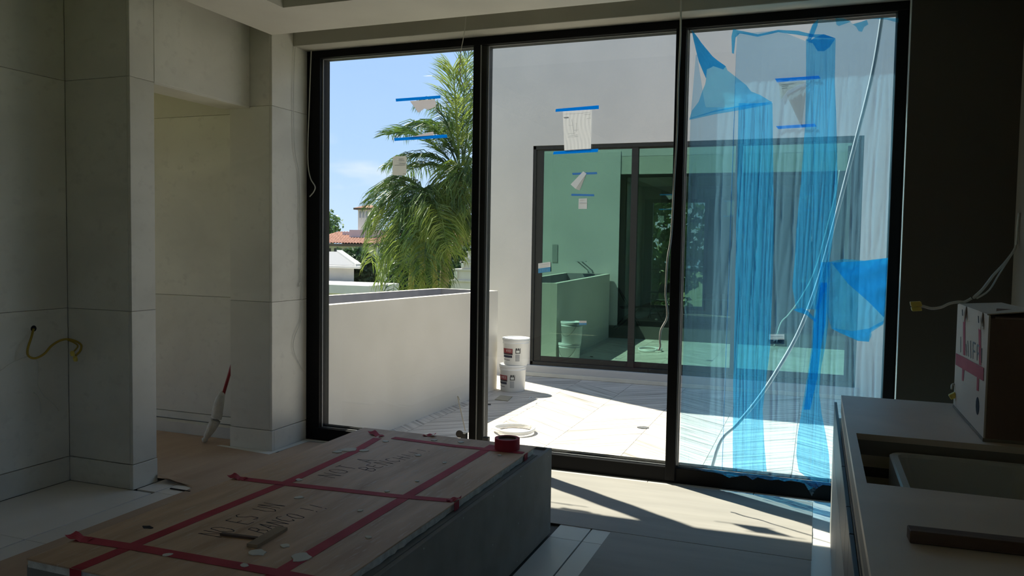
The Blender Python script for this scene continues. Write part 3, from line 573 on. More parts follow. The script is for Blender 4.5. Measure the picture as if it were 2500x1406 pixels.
MB().tube([nw(82, 803, .002), nw(76, 825, .03), nw(68, 850, .05), nw(68, 866, .06), nw(78, 874, .08), nw(92, 873, .09), nw(110, 862, .10), nw(125, 845, .11), nw(145, 832, .12), nw(165, 828, .12), nw(185, 833, .13), nw(198, 842, .13), nw(196, 856, .13), nw(185, 868, .13)], .007, 8, 5).build('yellow_wire', YELLOW, NW, smooth=True)
MB().tube([nw(165, 830, .12), nw(180, 836, .13), nw(190, 845, .13), nw(180, 858, .13)], .005, 8, 5).build('yellow_wire', YELLOW, NW, smooth=True)
for x, y in ((177, 863), (184, 876)):
    p = nw(x, y, .13); MB().obox(p, (.009, .006, 0), (-.005, .008, .006), (.002, -.006, .013)).build('wire_connector', YCON, NW, bevel=.003)
MB().tube([nw(60, 872, .05), nw(75, 870, .06), nw(90, 880, .07), nw(92, 910, .06), nw(92, 935, .05), nw(97, 950, .04), nw(110, 968, .05), nw(130, 985, .06), nw(144, 1003, .06)], .003, 6, 5).build('white_wire', CABLE, NW, smooth=True)
MB().tube([nw(82, 958, .02), nw(92, 968, .04), nw(99, 985, .04), nw(100, 1008, .04)], .003, 6, 5).build('white_wire', CABLE, NW, smooth=True)
MB().tube([nw(0, 905, .02), nw(30, 885, .03), nw(60, 872, .05)], .002, 6, 4).build('white_wire', CABLE, NW, smooth=True)
CW_ = empty('carton_wiring', UY(2345, 735, 4.0)); tag(CW_, 'white wires with yellow connector trailing from the carton up the wall', 'wiring')
MB().tube([UY(2372, 728, 4.0), UY(2355, 737, 4.0), UY(2340, 737, 3.98), UY(2318, 741, 3.96), UY(2298, 750, 3.94), UY(2275, 753, 3.93), UY(2255, 748, 3.92), UY(2243, 746, 3.92)], .006, 8, 4).build('white_wire', CABLE, CW_, smooth=True)
p = UY(2236, 742, 3.92); MB().obox(p, (.022, 0, .002), (0, .012, 0), (-.003, 0, .011)).obox(p+Vector((.003, 0, -.022)), (.020, 0, .002), (0, .012, 0), (-.003, 0, .009)).build('wire_connector', YCON, CW_, bevel=.003)
MB().tube([UY(2378, 726, 3.95), UY(2400, 705, 4.1), UY(2425, 672, 4.5), UY(2450, 645, 4.9), UY(2475, 612, 5.2), UY(2482, 590, 5.24), UY(2484, 555, 5.25), UY(2488, 520, 5.24)], .007, 8, 4).build('white_wire', CABLE, CW_, smooth=True)
MB().tube([UY(2385, 728, 3.95), UY(2415, 708, 4.2), UY(2440, 668, 4.7), UY(2470, 622, 5.15)], .004, 8, 4).build('white_wire', CABLE, CW_, smooth=True)
p = UY(2326, 966, 4.0); CL = empty('yellow_plug', p); tag(CL, 'small yellow plug on a looped wire behind the white carton', 'plug')
MB().obox(p, (.012, 0, .008), (0, .012, 0), (-.006, 0, .010)).build('plug', YCON, CL, bevel=.003)
MB().tube([p+Vector((.01, .01, .01)), UY(2332, 950, 4.02), UY(2330, 938, 4.03), UY(2324, 940, 4.02), UY(2323, 950, 4.0)], .004, 8, 5).build('wire', CABLE, CL, smooth=True)
# ------------------------------------------------------------------ things on the terrace
PO = MB()
def pxy(y): return -3.888-(9.70-y)*.034   # front face of the planter, almost square to the window
zt0, zt1 = 1.062, 1.022
f0, f1 = (pxy(5.66), 5.66), (-3.886, 9.705); b0_, b1_ = (-5.02, 5.66), (-4.79, 9.78)
def ins(p, q): return p
rim = .085
O = [f0, f1, b1_, b0_]; I = [(f0[0]-rim, f0[1]+rim), (f1[0]-rim, f1[1]-rim), (b1_[0]+rim, b1_[1]-rim), (b0_[0]+rim, b0_[1]+rim)]
zz = [zt0, zt1, zt1, zt0]
V = [(x, y, ZT) for x, y in O]+[(x, y, z) for (x, y), z in zip(O, zz)]+[(x, y, z) for (x, y), z in zip(I, zz)]+[(x, y, .62) for x, y in I]
PLT = empty('planter', (-4.4, 7.7, ZT)); tag(PLT, 'long empty cream stucco planter along the terrace edge', 'planter')
PO.v = V[:12]; PO.f = [tuple(range(4))]+[(i, (i+1) % 4, 4+(i+1) % 4, 4+i) for i in range(4)]+[(4+i, 4+(i+1) % 4, 8+(i+1) % 4, 8+i) for i in range(4)]
PO.build('shell', PLSTUC, PLT)
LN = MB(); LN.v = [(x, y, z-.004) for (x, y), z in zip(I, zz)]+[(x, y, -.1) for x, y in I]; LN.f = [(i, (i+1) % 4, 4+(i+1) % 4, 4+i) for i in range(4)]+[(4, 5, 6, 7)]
LN.build('shaded_inner_faces', mottled('inner_shade_grey', (.27, .26, .265), (.33, .315, .32), 5, .9), PLT)  # dark grey puts the shade of the hollow into the inner faces
# buckets of tile adhesive, one on the other
def bucket(x, y, z, rot, label):
    B = empty('bucket', (x, y, z)); tag(B, label, 'bucket', None)
    r0, r1, h = .158, .171, .345
    MB().lathe([(0, 0), (r0-.006, 0), (r0, .006), (r1, h-.07), (r1+.004, h-.068), (r1+.004, h-.060), (r1+.001, h-.056), (r1+.001, h-.036), (r1+.008, h-.034), (r1+.008, h-.026), (r1+.002, h-.022), (r1+.002, h-.008)], (x, y, z), 40).build('body', WHITEP, B, smooth=True)
    MB().lathe([(r1+.009, h-.020), (r1+.009, h-.002), (r1+.005, h), (r1-.010, h), (r1-.014, h-.010), (0, h-.010)], (x, y, z), 40).build('lid', WHITEP, B, smooth=False)
    pa = [(x+(r1+.012)*math.cos(t)*1.0, y+(r1+.012)*math.sin(t), z+h-.05-.17*math.sin((t-rot-2.3)/1.9*math.pi)**.8) for t in [rot+2.3+1.9*i/14 for i in range(15)]]
    MB().tube(pa, .0025, 6, 2).build('handle', DARKMET, B, smooth=True)
    def patch(t0, t1, z0, z1, off, mat, nm, par=B):
        def f(u, v):
            t = rot+t0+(t1-t0)*u; zz_ = z0+(z1-z0)*v; r = r0+(r1-r0)*zz_/h+.0018+off; return (x+r*math.cos(t), y+r*math.sin(t), z+zz_)
        return MB().grid(f, 12, 2).build(nm, mat, par, smooth=True)
    lab = patch(-1.05, -.06, .135, .215, 0, flat('label_black', (.03, .025, .03), .5), 'brand_label')
    patch(-1.05, -.08, .155, .215, .0006, flat('label_red', (.28, .03, .035), .5), 'red_panel', lab)
    # white capitals on the red panel
    gl = {'V': [[(0, 1), (.35, 0), (.7, 1)]], 'T': GL['T'], 'E': GL['E']}
    for i, ch in enumerate('VTEE'):
        mb = MB(); c0 = -.62+i*.135
        for st in gl[ch]:
            for p0, p1 in zip(st[:-1], st[1:]):
                q = []
                for (u, v) in (p0, p1):
                    t = rot+c0+u*.09; zz_ = .172+v*.028; r = r0+(r1-r0)*zz_/h+.0034; q.append(Vector((x+r*math.cos(t), y+r*math.sin(t), z+zz_)))
                mb.bar(q[0], q[1], .004, .0015, up=(math.cos(rot+c0), math.sin(rot+c0), 0))
        mb.build('letter', PAPER, lab)
    patch(-1.05, -.10, .098, .128, 0, flat('label_navy', (.03, .035, .06), .5), 'product_label')
    wn = patch(.16, .55, .155, .225, 0, flat('label_dark', (.04, .04, .04), .5), 'warning_label'); patch(.22, .48, .165, .195, .0006, PAPER, 'pictogram', wn)
    patch(.16, .50, .055, .145, 0, flat('label_grey', (.38, .38, .37), .6), 'small_print'); patch(-1.02, -.72, .066, .074, 0, PRINT, 'print_line'); patch(-.66, -.30, .062, .070, 0, PRINT, 'print_line')
    return B
rb = -math.pi/2-.02
pb = UZ(1239, 956, ZT)
bx, by = pb.x+.02, pb.y+.13
bucket(bx, by, ZT, rb, 'lower white bucket of a stack of two, with red and black label'); bucket(bx+.035, by+.01, ZT+.3465, rb+.18, 'upper white bucket of a stack of two, sunlit lid')
# scrap of carton, dark shards, coil, drain
q = [UZ(1208, 976, ZT), UZ(1222, 966, ZT), UZ(1251, 969, ZT), UZ(1240, 980, ZT)]
o = MB().prism([(p.x, p.y, ZT+.002) for p in q], (0, 0, .006)).build('carton_scrap', flat('tan_carton', (.38, .33, .24), .85)); tag(o, 'flat tan scrap of carton in front of the stacked buckets', 'scrap')
for i, (xa, ya, xb, yb, lb) in enumerate(((1180, 963, 1189, 964, 'dark shard beside the foot of the planter'), (1190, 988, 1198, 988, 'small dark shard lying nearer the glass than the carton scrap'))):
    a, c = UZ(xa, ya, ZT), UZ(xb, yb, ZT); o = MB().bar((a.x, a.y, ZT+.006), (c.x, c.y, ZT+.006), .035, .008).build('tile_shard', DARKMET); tag(o, lb, 'shard')
for i, pp in enumerate((((1291, 974), (1296, 969), (1303, 972)), ((1308, 979), (1311, 982), (1308, 985)), ((1279, 992), (1282, 996), (1287, 998)))):
    o = MB().tube([UZ(*p_, ZT+.004) for p_ in pp], .005, 6, 4).build('plastic_offcut', WHITEP, smooth=True); tag(o, ('curled white offcut nearest the buckets in the planter shadow', 'curled white offcut at the edge of the planter shadow', 'bent white offcut nearest the coil in the planter shadow')[i], 'offcut', 'white offcuts on the terrace')
cc = (UZ(1205, 1055, ZT)+UZ(1305, 1055, ZT))/2
rad = (UZ(1205, 1055, ZT)-UZ(1305, 1055, ZT)).length/2
pts = []
for i in range(76):
    t = 2*math.pi*i/34+1.0; r = rad*(1+.03*math.sin(i*.35)); pts.append((cc.x+r*math.cos(t), cc.y+r*1.0*math.sin(t), ZT+.02+.016*(i/34 % 2)+.006*math.sin(t*2)))
o = MB().tube(pts, .0135, 8, 0).build('hose_coil', WHITEP, smooth=True); tag(o, 'coil of white hose lying on the sunlit terrace', 'hose')
dc = UZ(1570, 1044, ZT); DR = empty('floor_drain', (dc.x, dc.y, ZT)); tag(DR, 'round dark drain grate set in the sunlit terrace', 'drain')
MB().lathe([(.0, .001), (.062, .001), (.062, .003), (.055, .003)], (dc.x, dc.y, ZT), 24).build('grate_ring', DARKMET, DR)
for i in range(5):
    yy = -.04+.02*i; l = math.sqrt(.056**2-yy**2); MB().box(dc.x-l, dc.x+l, dc.y+yy-.003, dc.y+yy+.003, ZT+.002, ZT+.005).build('grate_bar', SPACER, DR)
# flexible white pole leaning outside the right pane
pts = [UY(x, y, yy) for x, y, yy in ((2156, 24, 5.66), (2130, 180, 5.67), (2080, 380, 5.68), (2030, 570, 5.70), (1993, 700, 5.72), (1950, 810, 5.75), (1900, 900, 5.78), (1850, 975, 5.82), (1800, 1035, 5.86), (1755, 1085, 5.90))]
pts.append(Vector((pts[-1].x-.10, 5.96, ZT+.02)))
o = MB().tube(pts, .0125, 10, 6).build('flexible_pole', flat('pale_pole', (.70, .69, .69), .4), smooth=True); tag(o, 'long bent white pole leaning outside against the filmed pane', 'pole')
# small hardware seen over the far edge of the plinth
for i, (x, y, w_, h_, lb) in enumerate(((1133, 1063, .022, .055, 'black door stop with round cap left of the mullion foot'), (1187, 1073, .022, .05, 'small black block right of the mullion foot'))):
    p = UY(x, y, 5.40); HW = empty('door_stop', (p.x, p.y, 0.0)); tag(HW, lb, 'door stop')
    MB().box(p.x-w_, p.x+w_, p.y-.02, p.y+.02, .001, p.z+.02).build('block', BLACKP, HW, bevel=.003)
    if i == 0:
        MB().prism([(p.x-.03+.028*math.cos(t*.4), p.y-.022, p.z+.012+.028*math.sin(t*.4)) for t in range(16)], (0, .012, 0)).build('round_cap', BLACKP, HW)
# paint drips and scratches on the glass near the mullion
for (x0, y0, x1, y1, lb) in ((1118, 967, 1123, 977, 'short white scrape on the left pane above the longer scrape'), (1117, 968, 1136, 1052, 'long white scrape of plaster on the left pane by the mullion')):
    a, c = UY(x0, y0, 5.492), UY(x1, y1, 5.492)
    if lb.startswith('long'): a = UY(1117, 967, 5.492)
    o = MB().bar((a.x, 5.4915, a.z), (c.x, 5.4915, c.z), .001, .008 if lb.startswith('long') else .006, up=(1, 0, 0)).build('plaster_scrape', PAPER); tag(o, lb, 'scrape')
# ------------------------------------------------------------------ papers and tape on the glass
YG = 5.4905
def gp(x, y, Y=YG): p = UY(x, y, Y); return Vector((p.x, Y, p.z))
def gtape(pts, par, mat=BLUETAPE, nm='tape', Y=YG, off=.0012): return MB().prism([gp(*p, Y-off) for p in pts], (0, -.0008, 0)).build(nm, mat, par)
def gpaper(pts, par, mat=THINP, nm='sheet', Y=YG, off=.0004): return MB().prism([gp(*p, Y-off) for p in pts], (0, -.0005, 0)).build(nm, mat, par)
def glines(segs, par, mat=PRINT, nm='print_line', Y=YG, w=.004, off=.0016):
    for (xa, ya, xb, yb) in segs: MB().bar(gp(xa, ya, Y-off), gp(xb, yb, Y-off), .0004, w, up=(0, 0, 1) if False else (0, 1, 0)).build(nm, mat, par)
NP = empty('window_notice', gp(1410, 320)); tag(NP, 'printed notice sheet held by two blue tapes on the middle pane', 'notice')
crp = papery('notice_sheet', (.80, .79, .77), .55)
mb = MB(); c00, c10, c01, c11 = gp(1374, 268), gp(1445, 266), gp(1378, 367), gp(1443, 363)
mb.grid(lambda u, v: (c00*(1-u)*(1-v)+c10*u*(1-v)+c01*(1-u)*v+c11*u*v)+Vector((0, -.002-.0012*math.sin(u*23+2*math.sin(v*5))**2, 0)), 40, 8); mb.build('sheet', crp, NP)
gtape([(1357, 266), (1462, 257), (1462, 266), (1356, 273)], NP, off=.007); gtape([(1352, 370), (1461, 363), (1459, 371), (1350, 377)], NP, off=.007)
glines([(1377, 279, 1440, 275), (1388, 306, 1398, 306), (1400, 318, 1412, 317), (1396, 291, 1402, 330), (1407, 300, 1407, 322), (1390, 332, 1412, 329), (1386, 327, 1404, 325), (1402, 333, 1412, 332), (1425, 280, 1441, 279), (1432, 290, 1443, 288), (1386, 335, 1411, 334)], NP, off=.0065, w=.004)
glines([(1376, 287, 1388, 286)], NP, mat=INK, off=.0065, w=.012, nm='header_block')
S1 = empty('torn_notice', gp(1020, 250)); tag(S1, 'torn white paper under a blue tape, upper one on the palm pane', 'notice')
gtape([(966, 241), (1075, 233), (1076, 240), (967, 248)], S1); gpaper([(1001, 247), (1062, 242), (1064, 252), (1062, 261), (1046, 268), (1036, 265), (1026, 272), (1021, 275), (1012, 262)], S1, mat=papery('torn_paper', (.90, .86, .86), .6))
S2 = empty('torn_notice', gp(1025, 335)); tag(S2, 'strip of torn paper along a blue tape, lower one on the palm pane', 'notice')
gtape([(963, 337), (1091, 328), (1092, 336), (963, 344)], S2); gpaper([(1000, 336), (1035, 326), (1058, 321), (1059, 330), (1000, 338)], S2, mat=bpy.data.materials['torn_paper'])
S3 = empty('glass_sticker', gp(976, 405)); tag(S3, 'grey rounded product sticker on the left pane below the tapes', 'sticker')
gpaper([(961, 382), (990, 381), (993, 384), (992, 425), (989, 428), (961, 428), (958, 425), (959, 385)], S3, mat=papery('sticker_grey', (.78, .77, .72), .6)); glines([(973, 388, 986, 388), (973, 392, 987, 392), (974, 398, 990, 398), (963, 403, 990, 402), (984, 424, 990, 424)], S3, w=.005)
S4 = empty('torn_notice', gp(1950, 240)); tag(S4, 'torn corner of white paper between two blue tapes on the filmed pane', 'notice')
gtape([(1892, 192), (1999, 185), (2004, 192), (1897, 201)], S4, off=.004); gtape([(1894, 308), (1989, 302), (1994, 309), (1900, 315)], S4, off=.004)
gpaper([(1902, 201), (1978, 197), (1950, 207), (1922, 221), (1909, 240), (1905, 241)], S4, off=.003); gpaper([(1920, 232), (1970, 205), (1958, 304), (1952, 302)], S4, mat=papery('backing_paper', (.80, .77, .76), .6), nm='backing', off=.001)
glines([(1907, 207, 1938, 204), (1908, 211, 1925, 209), (1909, 216, 1922, 214)], S4, off=.0042)
def maker_sticker(c, wpx, hpx, Y, label, txt=True, tilt=0):
    x, y = c; o = empty('maker_sticker', UY(x, y, Y)); tag(o, label, 'sticker')
    gpaper([(x-wpx, y-hpx+tilt), (x+wpx, y-hpx-tilt), (x+wpx, y+hpx-tilt), (x-wpx, y+hpx+tilt)], o, Y=Y, off=.004)
    gpaper([(x-wpx, y+.05*hpx+tilt), (x+wpx, y+.05*hpx-tilt), (x+wpx, y+hpx-tilt), (x-wpx, y+hpx+tilt)], o, mat=flat('sticker_blue', (.03, .18, .33), .5), nm='colour_band', Y=Y, off=.0046)
    glines([(x-.8*wpx, y-.6*hpx+tilt, x+.8*wpx, y-.6*hpx-tilt)], o, Y=Y, off=.0052, w=.010 if Y > 8 else .006); glines([(x-.7*wpx, y-.2*hpx+tilt, x+.7*wpx, y-.2*hpx-tilt)], o, Y=Y, off=.0052, w=.006 if Y > 8 else .004)
    for k_ in (-.6, -.25, .1, .45): glines([(x+k_*wpx, y+.35*hpx, x+k_*wpx, y+.8*hpx)], o, mat=PAPER, Y=Y, off=.0052, w=.008 if Y > 8 else .004, nm='letter_stroke')
maker_sticker((1896, 828), 19, 12, YG, 'small white and teal maker sticker low on the filmed pane')
YD = YM+.04
maker_sticker((1329, 653), 15, 12, YM+.008+.02, 'white and blue maker sticker on the edge of the green door', tilt=2)
maker_sticker((1423, 788), 9, 5, YD, 'tiny white and blue maker sticker low on the green door')
S5 = empty('torn_notice', UY(1425, 440, YD)); tag(S5, 'curled white paper and blue tapes on the green door opposite', 'notice')
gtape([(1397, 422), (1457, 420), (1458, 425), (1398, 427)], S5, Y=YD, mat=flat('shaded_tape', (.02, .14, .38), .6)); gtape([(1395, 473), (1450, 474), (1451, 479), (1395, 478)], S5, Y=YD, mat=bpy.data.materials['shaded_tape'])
gpaper([(1424, 418), (1432, 424), (1405, 461), (1393, 450)], S5, Y=YD, off=.012); gpaper([(1430, 428), (1415, 465), (1405, 461)], S5, Y=YD, off=.006, nm='paper_fold', mat=bpy.data.materials['sticker_grey'])
S6 = empty('glass_sticker', UY(1422, 498, YD)); tag(S6, 'small white label on the green door below the blue tapes', 'sticker')
gpaper([(1413, 485), (1433, 484), (1433, 510), (1412, 510)], S6, Y=YD, off=.006); glines([(1416, 489, 1425, 489), (1415, 496, 1431, 496), (1415, 507, 1418, 507)], S6, Y=YD, w=.012, off=.0075)
# ------------------------------------------------------------------ blue protective film hanging on the right pane
PF = empty('protective_film', UY(1930, 1150, 5.45)); tag(PF, 'torn blue protective film hanging in folds over the right pane', 'plastic film')
YF = 5.478
def interp(tab, t):
    for (a, va), (b2, vb) in zip(tab[:-1], tab[1:]):
        if t <= b2: return va+(vb-va)*max(0, (t-a))/(b2-a)
    return tab[-1][1]
def ripple(seed, f0, amp, sw=.0):
    rr = random.Random(seed); comp = [(rr.uniform(.6, 1.6)*f0, rr.uniform(0, 6.3), rr.uniform(.4, 1), rr.uniform(-1.5, 1.5)) for _ in range(5)]
    def f(x, z):
        v = 0
        for k_, ph, a_, dr in comp:
            s_ = math.sin(k_*x+ph+dr*z+.8*math.sin(2.3*z+ph)); v += a_*(1-abs(s_))**10
        return -amp*v
    return f
def fold_band(nm, rows, mat, seed, freq=60, amp=.017, Y=YF, nu=48, nv=60):
    ys = [r[0] for r in rows]; L_t = [(r[0], r[1]) for r in rows]; R_t = [(r[0], r[2]) for r in rows]; rp_ = ripple(seed, freq, amp)
    def f(u, v):
        y = ys[0]+(ys[-1]-ys[0])*v; x = interp(L_t, y)+(interp(R_t, y)-interp(L_t, y))*u; p = UY(x, y, Y); return (p.x, Y+rp_(p.x, p.z), p.z)
    return MB().grid(f, nu, nv).build(nm, mat, PF, smooth=True)
def film_column(nm, top, bot, mat, seed, freq=26, amp=.012, Y=YF, nu=160, nv=40):
    x0, x1 = top[0][0], top[-1][0]; rp_ = ripple(seed, freq, amp)
    def f(u, v):
        x = x0+(x1-x0)*u; yt = interp(top, x); pt = UY(x, yt, Y); X = pt.x-.012*v; zb = .122; z = pt.z+(zb-pt.z)*v; return (X, Y+rp_(X, z)*(.25+.75*min(1, v*5)), z)
    return MB().grid(f, nu, nv).build(nm, mat, PF, smooth=True)
def film_patch(nm, poly, mat, Y, crumple=.006, seed=1):
    rr = random.Random(seed); P_ = [UY(x, y, Y) for x, y in poly]
    me = bpy.data.meshes.new(nm); bm = bmesh.new(); vs = [bm.verts.new(p) for p in P_]; bm.faces.new(vs); bm.normal_update(); bmesh.ops.triangulate(bm, faces=bm.faces[:], ngon_method='EAR_CLIP')
    for _ in range(3): bmesh.ops.subdivide_edges(bm, edges=bm.edges[:], cuts=1, use_grid_fill=True)
    for v in bm.verts: v.co.y -= crumple*abs(math.sin(v.co.x*31+v.co.z*13+seed))*abs(math.sin(v.co.z*23-v.co.x*9))+crumple*.4*rr.random()
    bm.to_mesh(me); bm.free()
    for p in me.polygons: p.use_smooth = True
    return link(nm, me, mat, PF) if not me.materials.append(mat) else None
def fpatch(*a, **k_):
    o = film_patch(*a, **k_); o.matrix_parent_inverse = PF.matrix_world.inverted()
    return o
film_column('film_sheet', [(1686, 285), (1700, 120), (1712, 200), (1722, 262), (1760, 262), (1795, 262), (1798, 80), (1840, 80), (1900, 74), (1966, 100), (1982, 62), (2000, 48), (2074, 52), (2084, 60), (2130, 44), (2195, 46)], None, FILM1, 11)
fold_band('film_fold', [(252, 1803, 1886), (420, 1800, 1888), (600, 1797, 1889), (850, 1792, 1880), (1000, 1790, 1862), (1080, 1789, 1866), (1150, 1789, 1872)], FILM2, 21)
fold_band('film_fold', [(96, 1968, 2040), (200, 1968, 2038), (300, 1966, 2042), (450, 1955, 2045), (560, 1944, 2036), (640, 1940, 2024), (700, 1934, 2018), (755, 1944, 1998)], FILM2, 31, Y=YF-.004)
fold_band('film_fold', [(640, 2004, 2028), (720, 1994, 2024), (790, 1984, 2022), (840, 1982, 2016), (900, 1974, 2004), (960, 1964, 2000), (1010, 1956, 2006), (1060, 1947, 2016), (1110, 1944, 2024), (1150, 1950, 2026), (1178, 1990, 2026)], FILM2, 41, freq=80, Y=YF-.008)
fold_band('film_fold', [(690, 2004, 2020), (790, 1987, 2016), (850, 1984, 2004), (920, 1974, 1996), (1000, 1962, 1978)], FILM3, 43, freq=80, amp=.006, Y=YF-.014, nu=16)
fpatch('loose_flap', [(1689, 73), (1704, 92), (1712, 104), (1740, 138), (1752, 148), (1772, 162), (1776, 172), (1822, 208), (1834, 224), (1856, 232), (1885, 250), (1800, 262), (1740, 275), (1683, 291), (1690, 270), (1706, 248), (1722, 205), (1724, 192), (1706, 150), (1694, 100)], FILM2, YF-.02, .008, 3)
fpatch('flap_crease', [(1689, 73), (1704, 92), (1712, 104), (1740, 138), (1752, 148), (1772, 162), (1766, 170), (1742, 162), (1726, 170), (1724, 192), (1706, 150), (1694, 100)], FILM3, YF-.03, .008, 4)
fpatch('flap_crease', [(1885, 248), (1884, 254), (1800, 270), (1745, 279), (1683, 293), (1684, 289), (1745, 270), (1800, 259)], FILM2, YF-.03, .003, 5)
fpatch('hanging_flap', [(2020, 640), (2060, 632), (2110, 636), (2168, 629), (2164, 700), (2160, 770), (2156, 790), (2126, 806), (2128, 818), (2121, 834), (2095, 832), (2050, 812), (2030, 802), (2018, 760), (2022, 690)], FILM2, YF-.02, .012, 6)
fpatch('hanging_flap', [(2030, 641), (2110, 637), (2167, 630), (2163, 700), (2158, 775), (2122, 738), (2070, 692)], FILM3, YF-.035, .010, 7)
fpatch('hanging_flap', [(2030, 800), (2080, 808), (2120, 802), (2158, 782), (2156, 792), (2124, 812), (2121, 834), (2095, 832), (2050, 812)], FILM2, YF-.035, .010, 8)
fpatch('top_ridge', [(1790, 70), (1800, 74), (1832, 80), (1850, 84), (1900, 73), (1950, 76), (1985, 84), (2012, 84), (2040, 94), (1990, 92), (1965, 88), (1900, 79), (1850, 90), (1806, 82), (1796, 92), (1792, 132), (1787, 130), (1786, 90)], FILM3, YF-.02, .006, 9)
fpatch('top_tuft', [(1972, 104), (1990, 92), (2010, 84), (2040, 94), (2025, 116), (2012, 125), (1996, 125), (1984, 106)], FILM3, YF-.026, .008, 10)
fpatch('top_tuft', [(1984, 60), (1998, 46), (1996, 62), (1986, 88), (1976, 102), (1970, 100)], FILM3, YF-.02, .004, 12)
fpatch('top_tuft', [(2040, 44), (2058, 45), (2078, 53), (2048, 64), (2042, 60)], FILM2, YF-.02, .004, 13)
fpatch('top_tuft', [(2081, 60), (2116, 49), (2120, 60), (2110, 66), (2104, 78), (2096, 76), (2090, 66)], FILM2, YF-.02, .006, 14)
fpatch('top_tuft', [(2125, 46), (2150, 43), (2195, 44), (2194, 56), (2165, 48)], FILM2, YF-.02, .004, 15)
fpatch('waist_fold', [(1936, 755), (1958, 752), (1972, 758), (1992, 780), (1990, 786), (1968, 768), (1944, 760)], FILM3, YF-.03, .006, 16)
fr_pts = [(1690, 1141), (1740, 1146), (1800, 1153), (1860, 1159), (1920, 1166), (1962, 1171), (2028, 1178), (2028, 1186), (2008, 1183), (1994, 1192), (1982, 1211), (1974, 1196), (1964, 1180), (1930, 1172), (1915, 1175), (1900, 1170), (1880, 1172), (1850, 1165), (1838, 1171), (1820, 1160), (1800, 1163), (1780, 1166), (1765, 1158), (1740, 1152), (1720, 1150)]
fpatch('torn_fringe', fr_pts, FILM3, 5.452, .006, 17)
# ------------------------------------------------------------------ fittings on our facade that the door reflects
p = Vector((UY(1438, 655, 2*YM-5.61).x, 5.612, UY(1438, 655, 2*YM-5.61).z)); SCN = empty('wall_bracket', p); tag(SCN, 'slim metal bracket on the white facade, seen mirrored in the green door', 'bracket')
MB().box(p.x-.05, p.x+.05, 5.612, 5.63, p.z-.12, p.z-.02).build('back_plate', SPACER, SCN)
for dx in (-.045, .045): MB().bar((p.x+dx, 5.625, p.z-.04), (p.x+dx-.16, 5.85, p.z+.14), .02).build('arm', SPACER, SCN)
MB().box(p.x-.26, p.x-.02, 5.82, 5.88, p.z+.135, p.z+.155).build('head_bar', SPACER, SCN)
p = Vector((UY(1352, 618, 2*YM-5.61).x, 5.612, UY(1352, 618, 2*YM-5.61).z)); o = MB().box(p.x-.06, p.x+.06, 5.612, 5.622, p.z-.19, p.z+.19).build('wall_panel', flat('panel_grey', (.30, .30, .29), .7), bevel=.002); tag(o, 'flat grey panel on the white facade, seen mirrored in the green door', 'panel')
# ------------------------------------------------------------------ folding chairs in the room opposite
ZR = -.14
def folding_chair(x, y, rz, label, armed=False):
    C = empty('folding_chair', (x, y, ZR)); tag(C, label, 'chair', None); cr_, sr = math.cos(rz), math.sin(rz)
    def T(px_, py_, pz_): return (x+px_*cr_-py_*sr, y+px_*sr+py_*cr_, ZR+pz_)
    def B(nm, a, b2, r=.012): MB().tube([T(*a), T(*b2)], r, 8, 0).build(nm, BLACKP, C)
    for s_ in (-.22, .22):
        B('leg', (.30, s_, .0), (-.22, s_, .88)); B('leg', (-.28, s_, .0), (.20, s_, .46))
        if armed: B('arm_rest', (-.15, s_*1.2, .68), (.25, s_*1.2, .66), .02); B('arm_post', (.2, s_*1.2, .66), (.2, s_, .02))
    MB().prism([T(-.16, -.21, .45), T(.22, -.21, .47), T(.22, .21, .47), T(-.16, .21, .45)], (0, 0, .02)).build('seat', BLACKP, C)
    MB().prism([T(-.10, -.21, .66), T(-.22, -.21, .88), T(-.22, .21, .88), T(-.10, .21, .66)], (cr_*.015, sr*.015, 0)).build('backrest', BLACKP, C)
    B('stretcher', (.24, -.22, .10), (.24, .22, .10), .008); B('stretcher', (-.24, -.22, .08), (-.24, .22, .08), .008)
folding_chair(-3.78, 17.0, .35, 'black folding chair with slanted back behind the green door')
folding_chair(-3.55, 19.9, 2.4, 'black camp chair with arms before the far window', True)
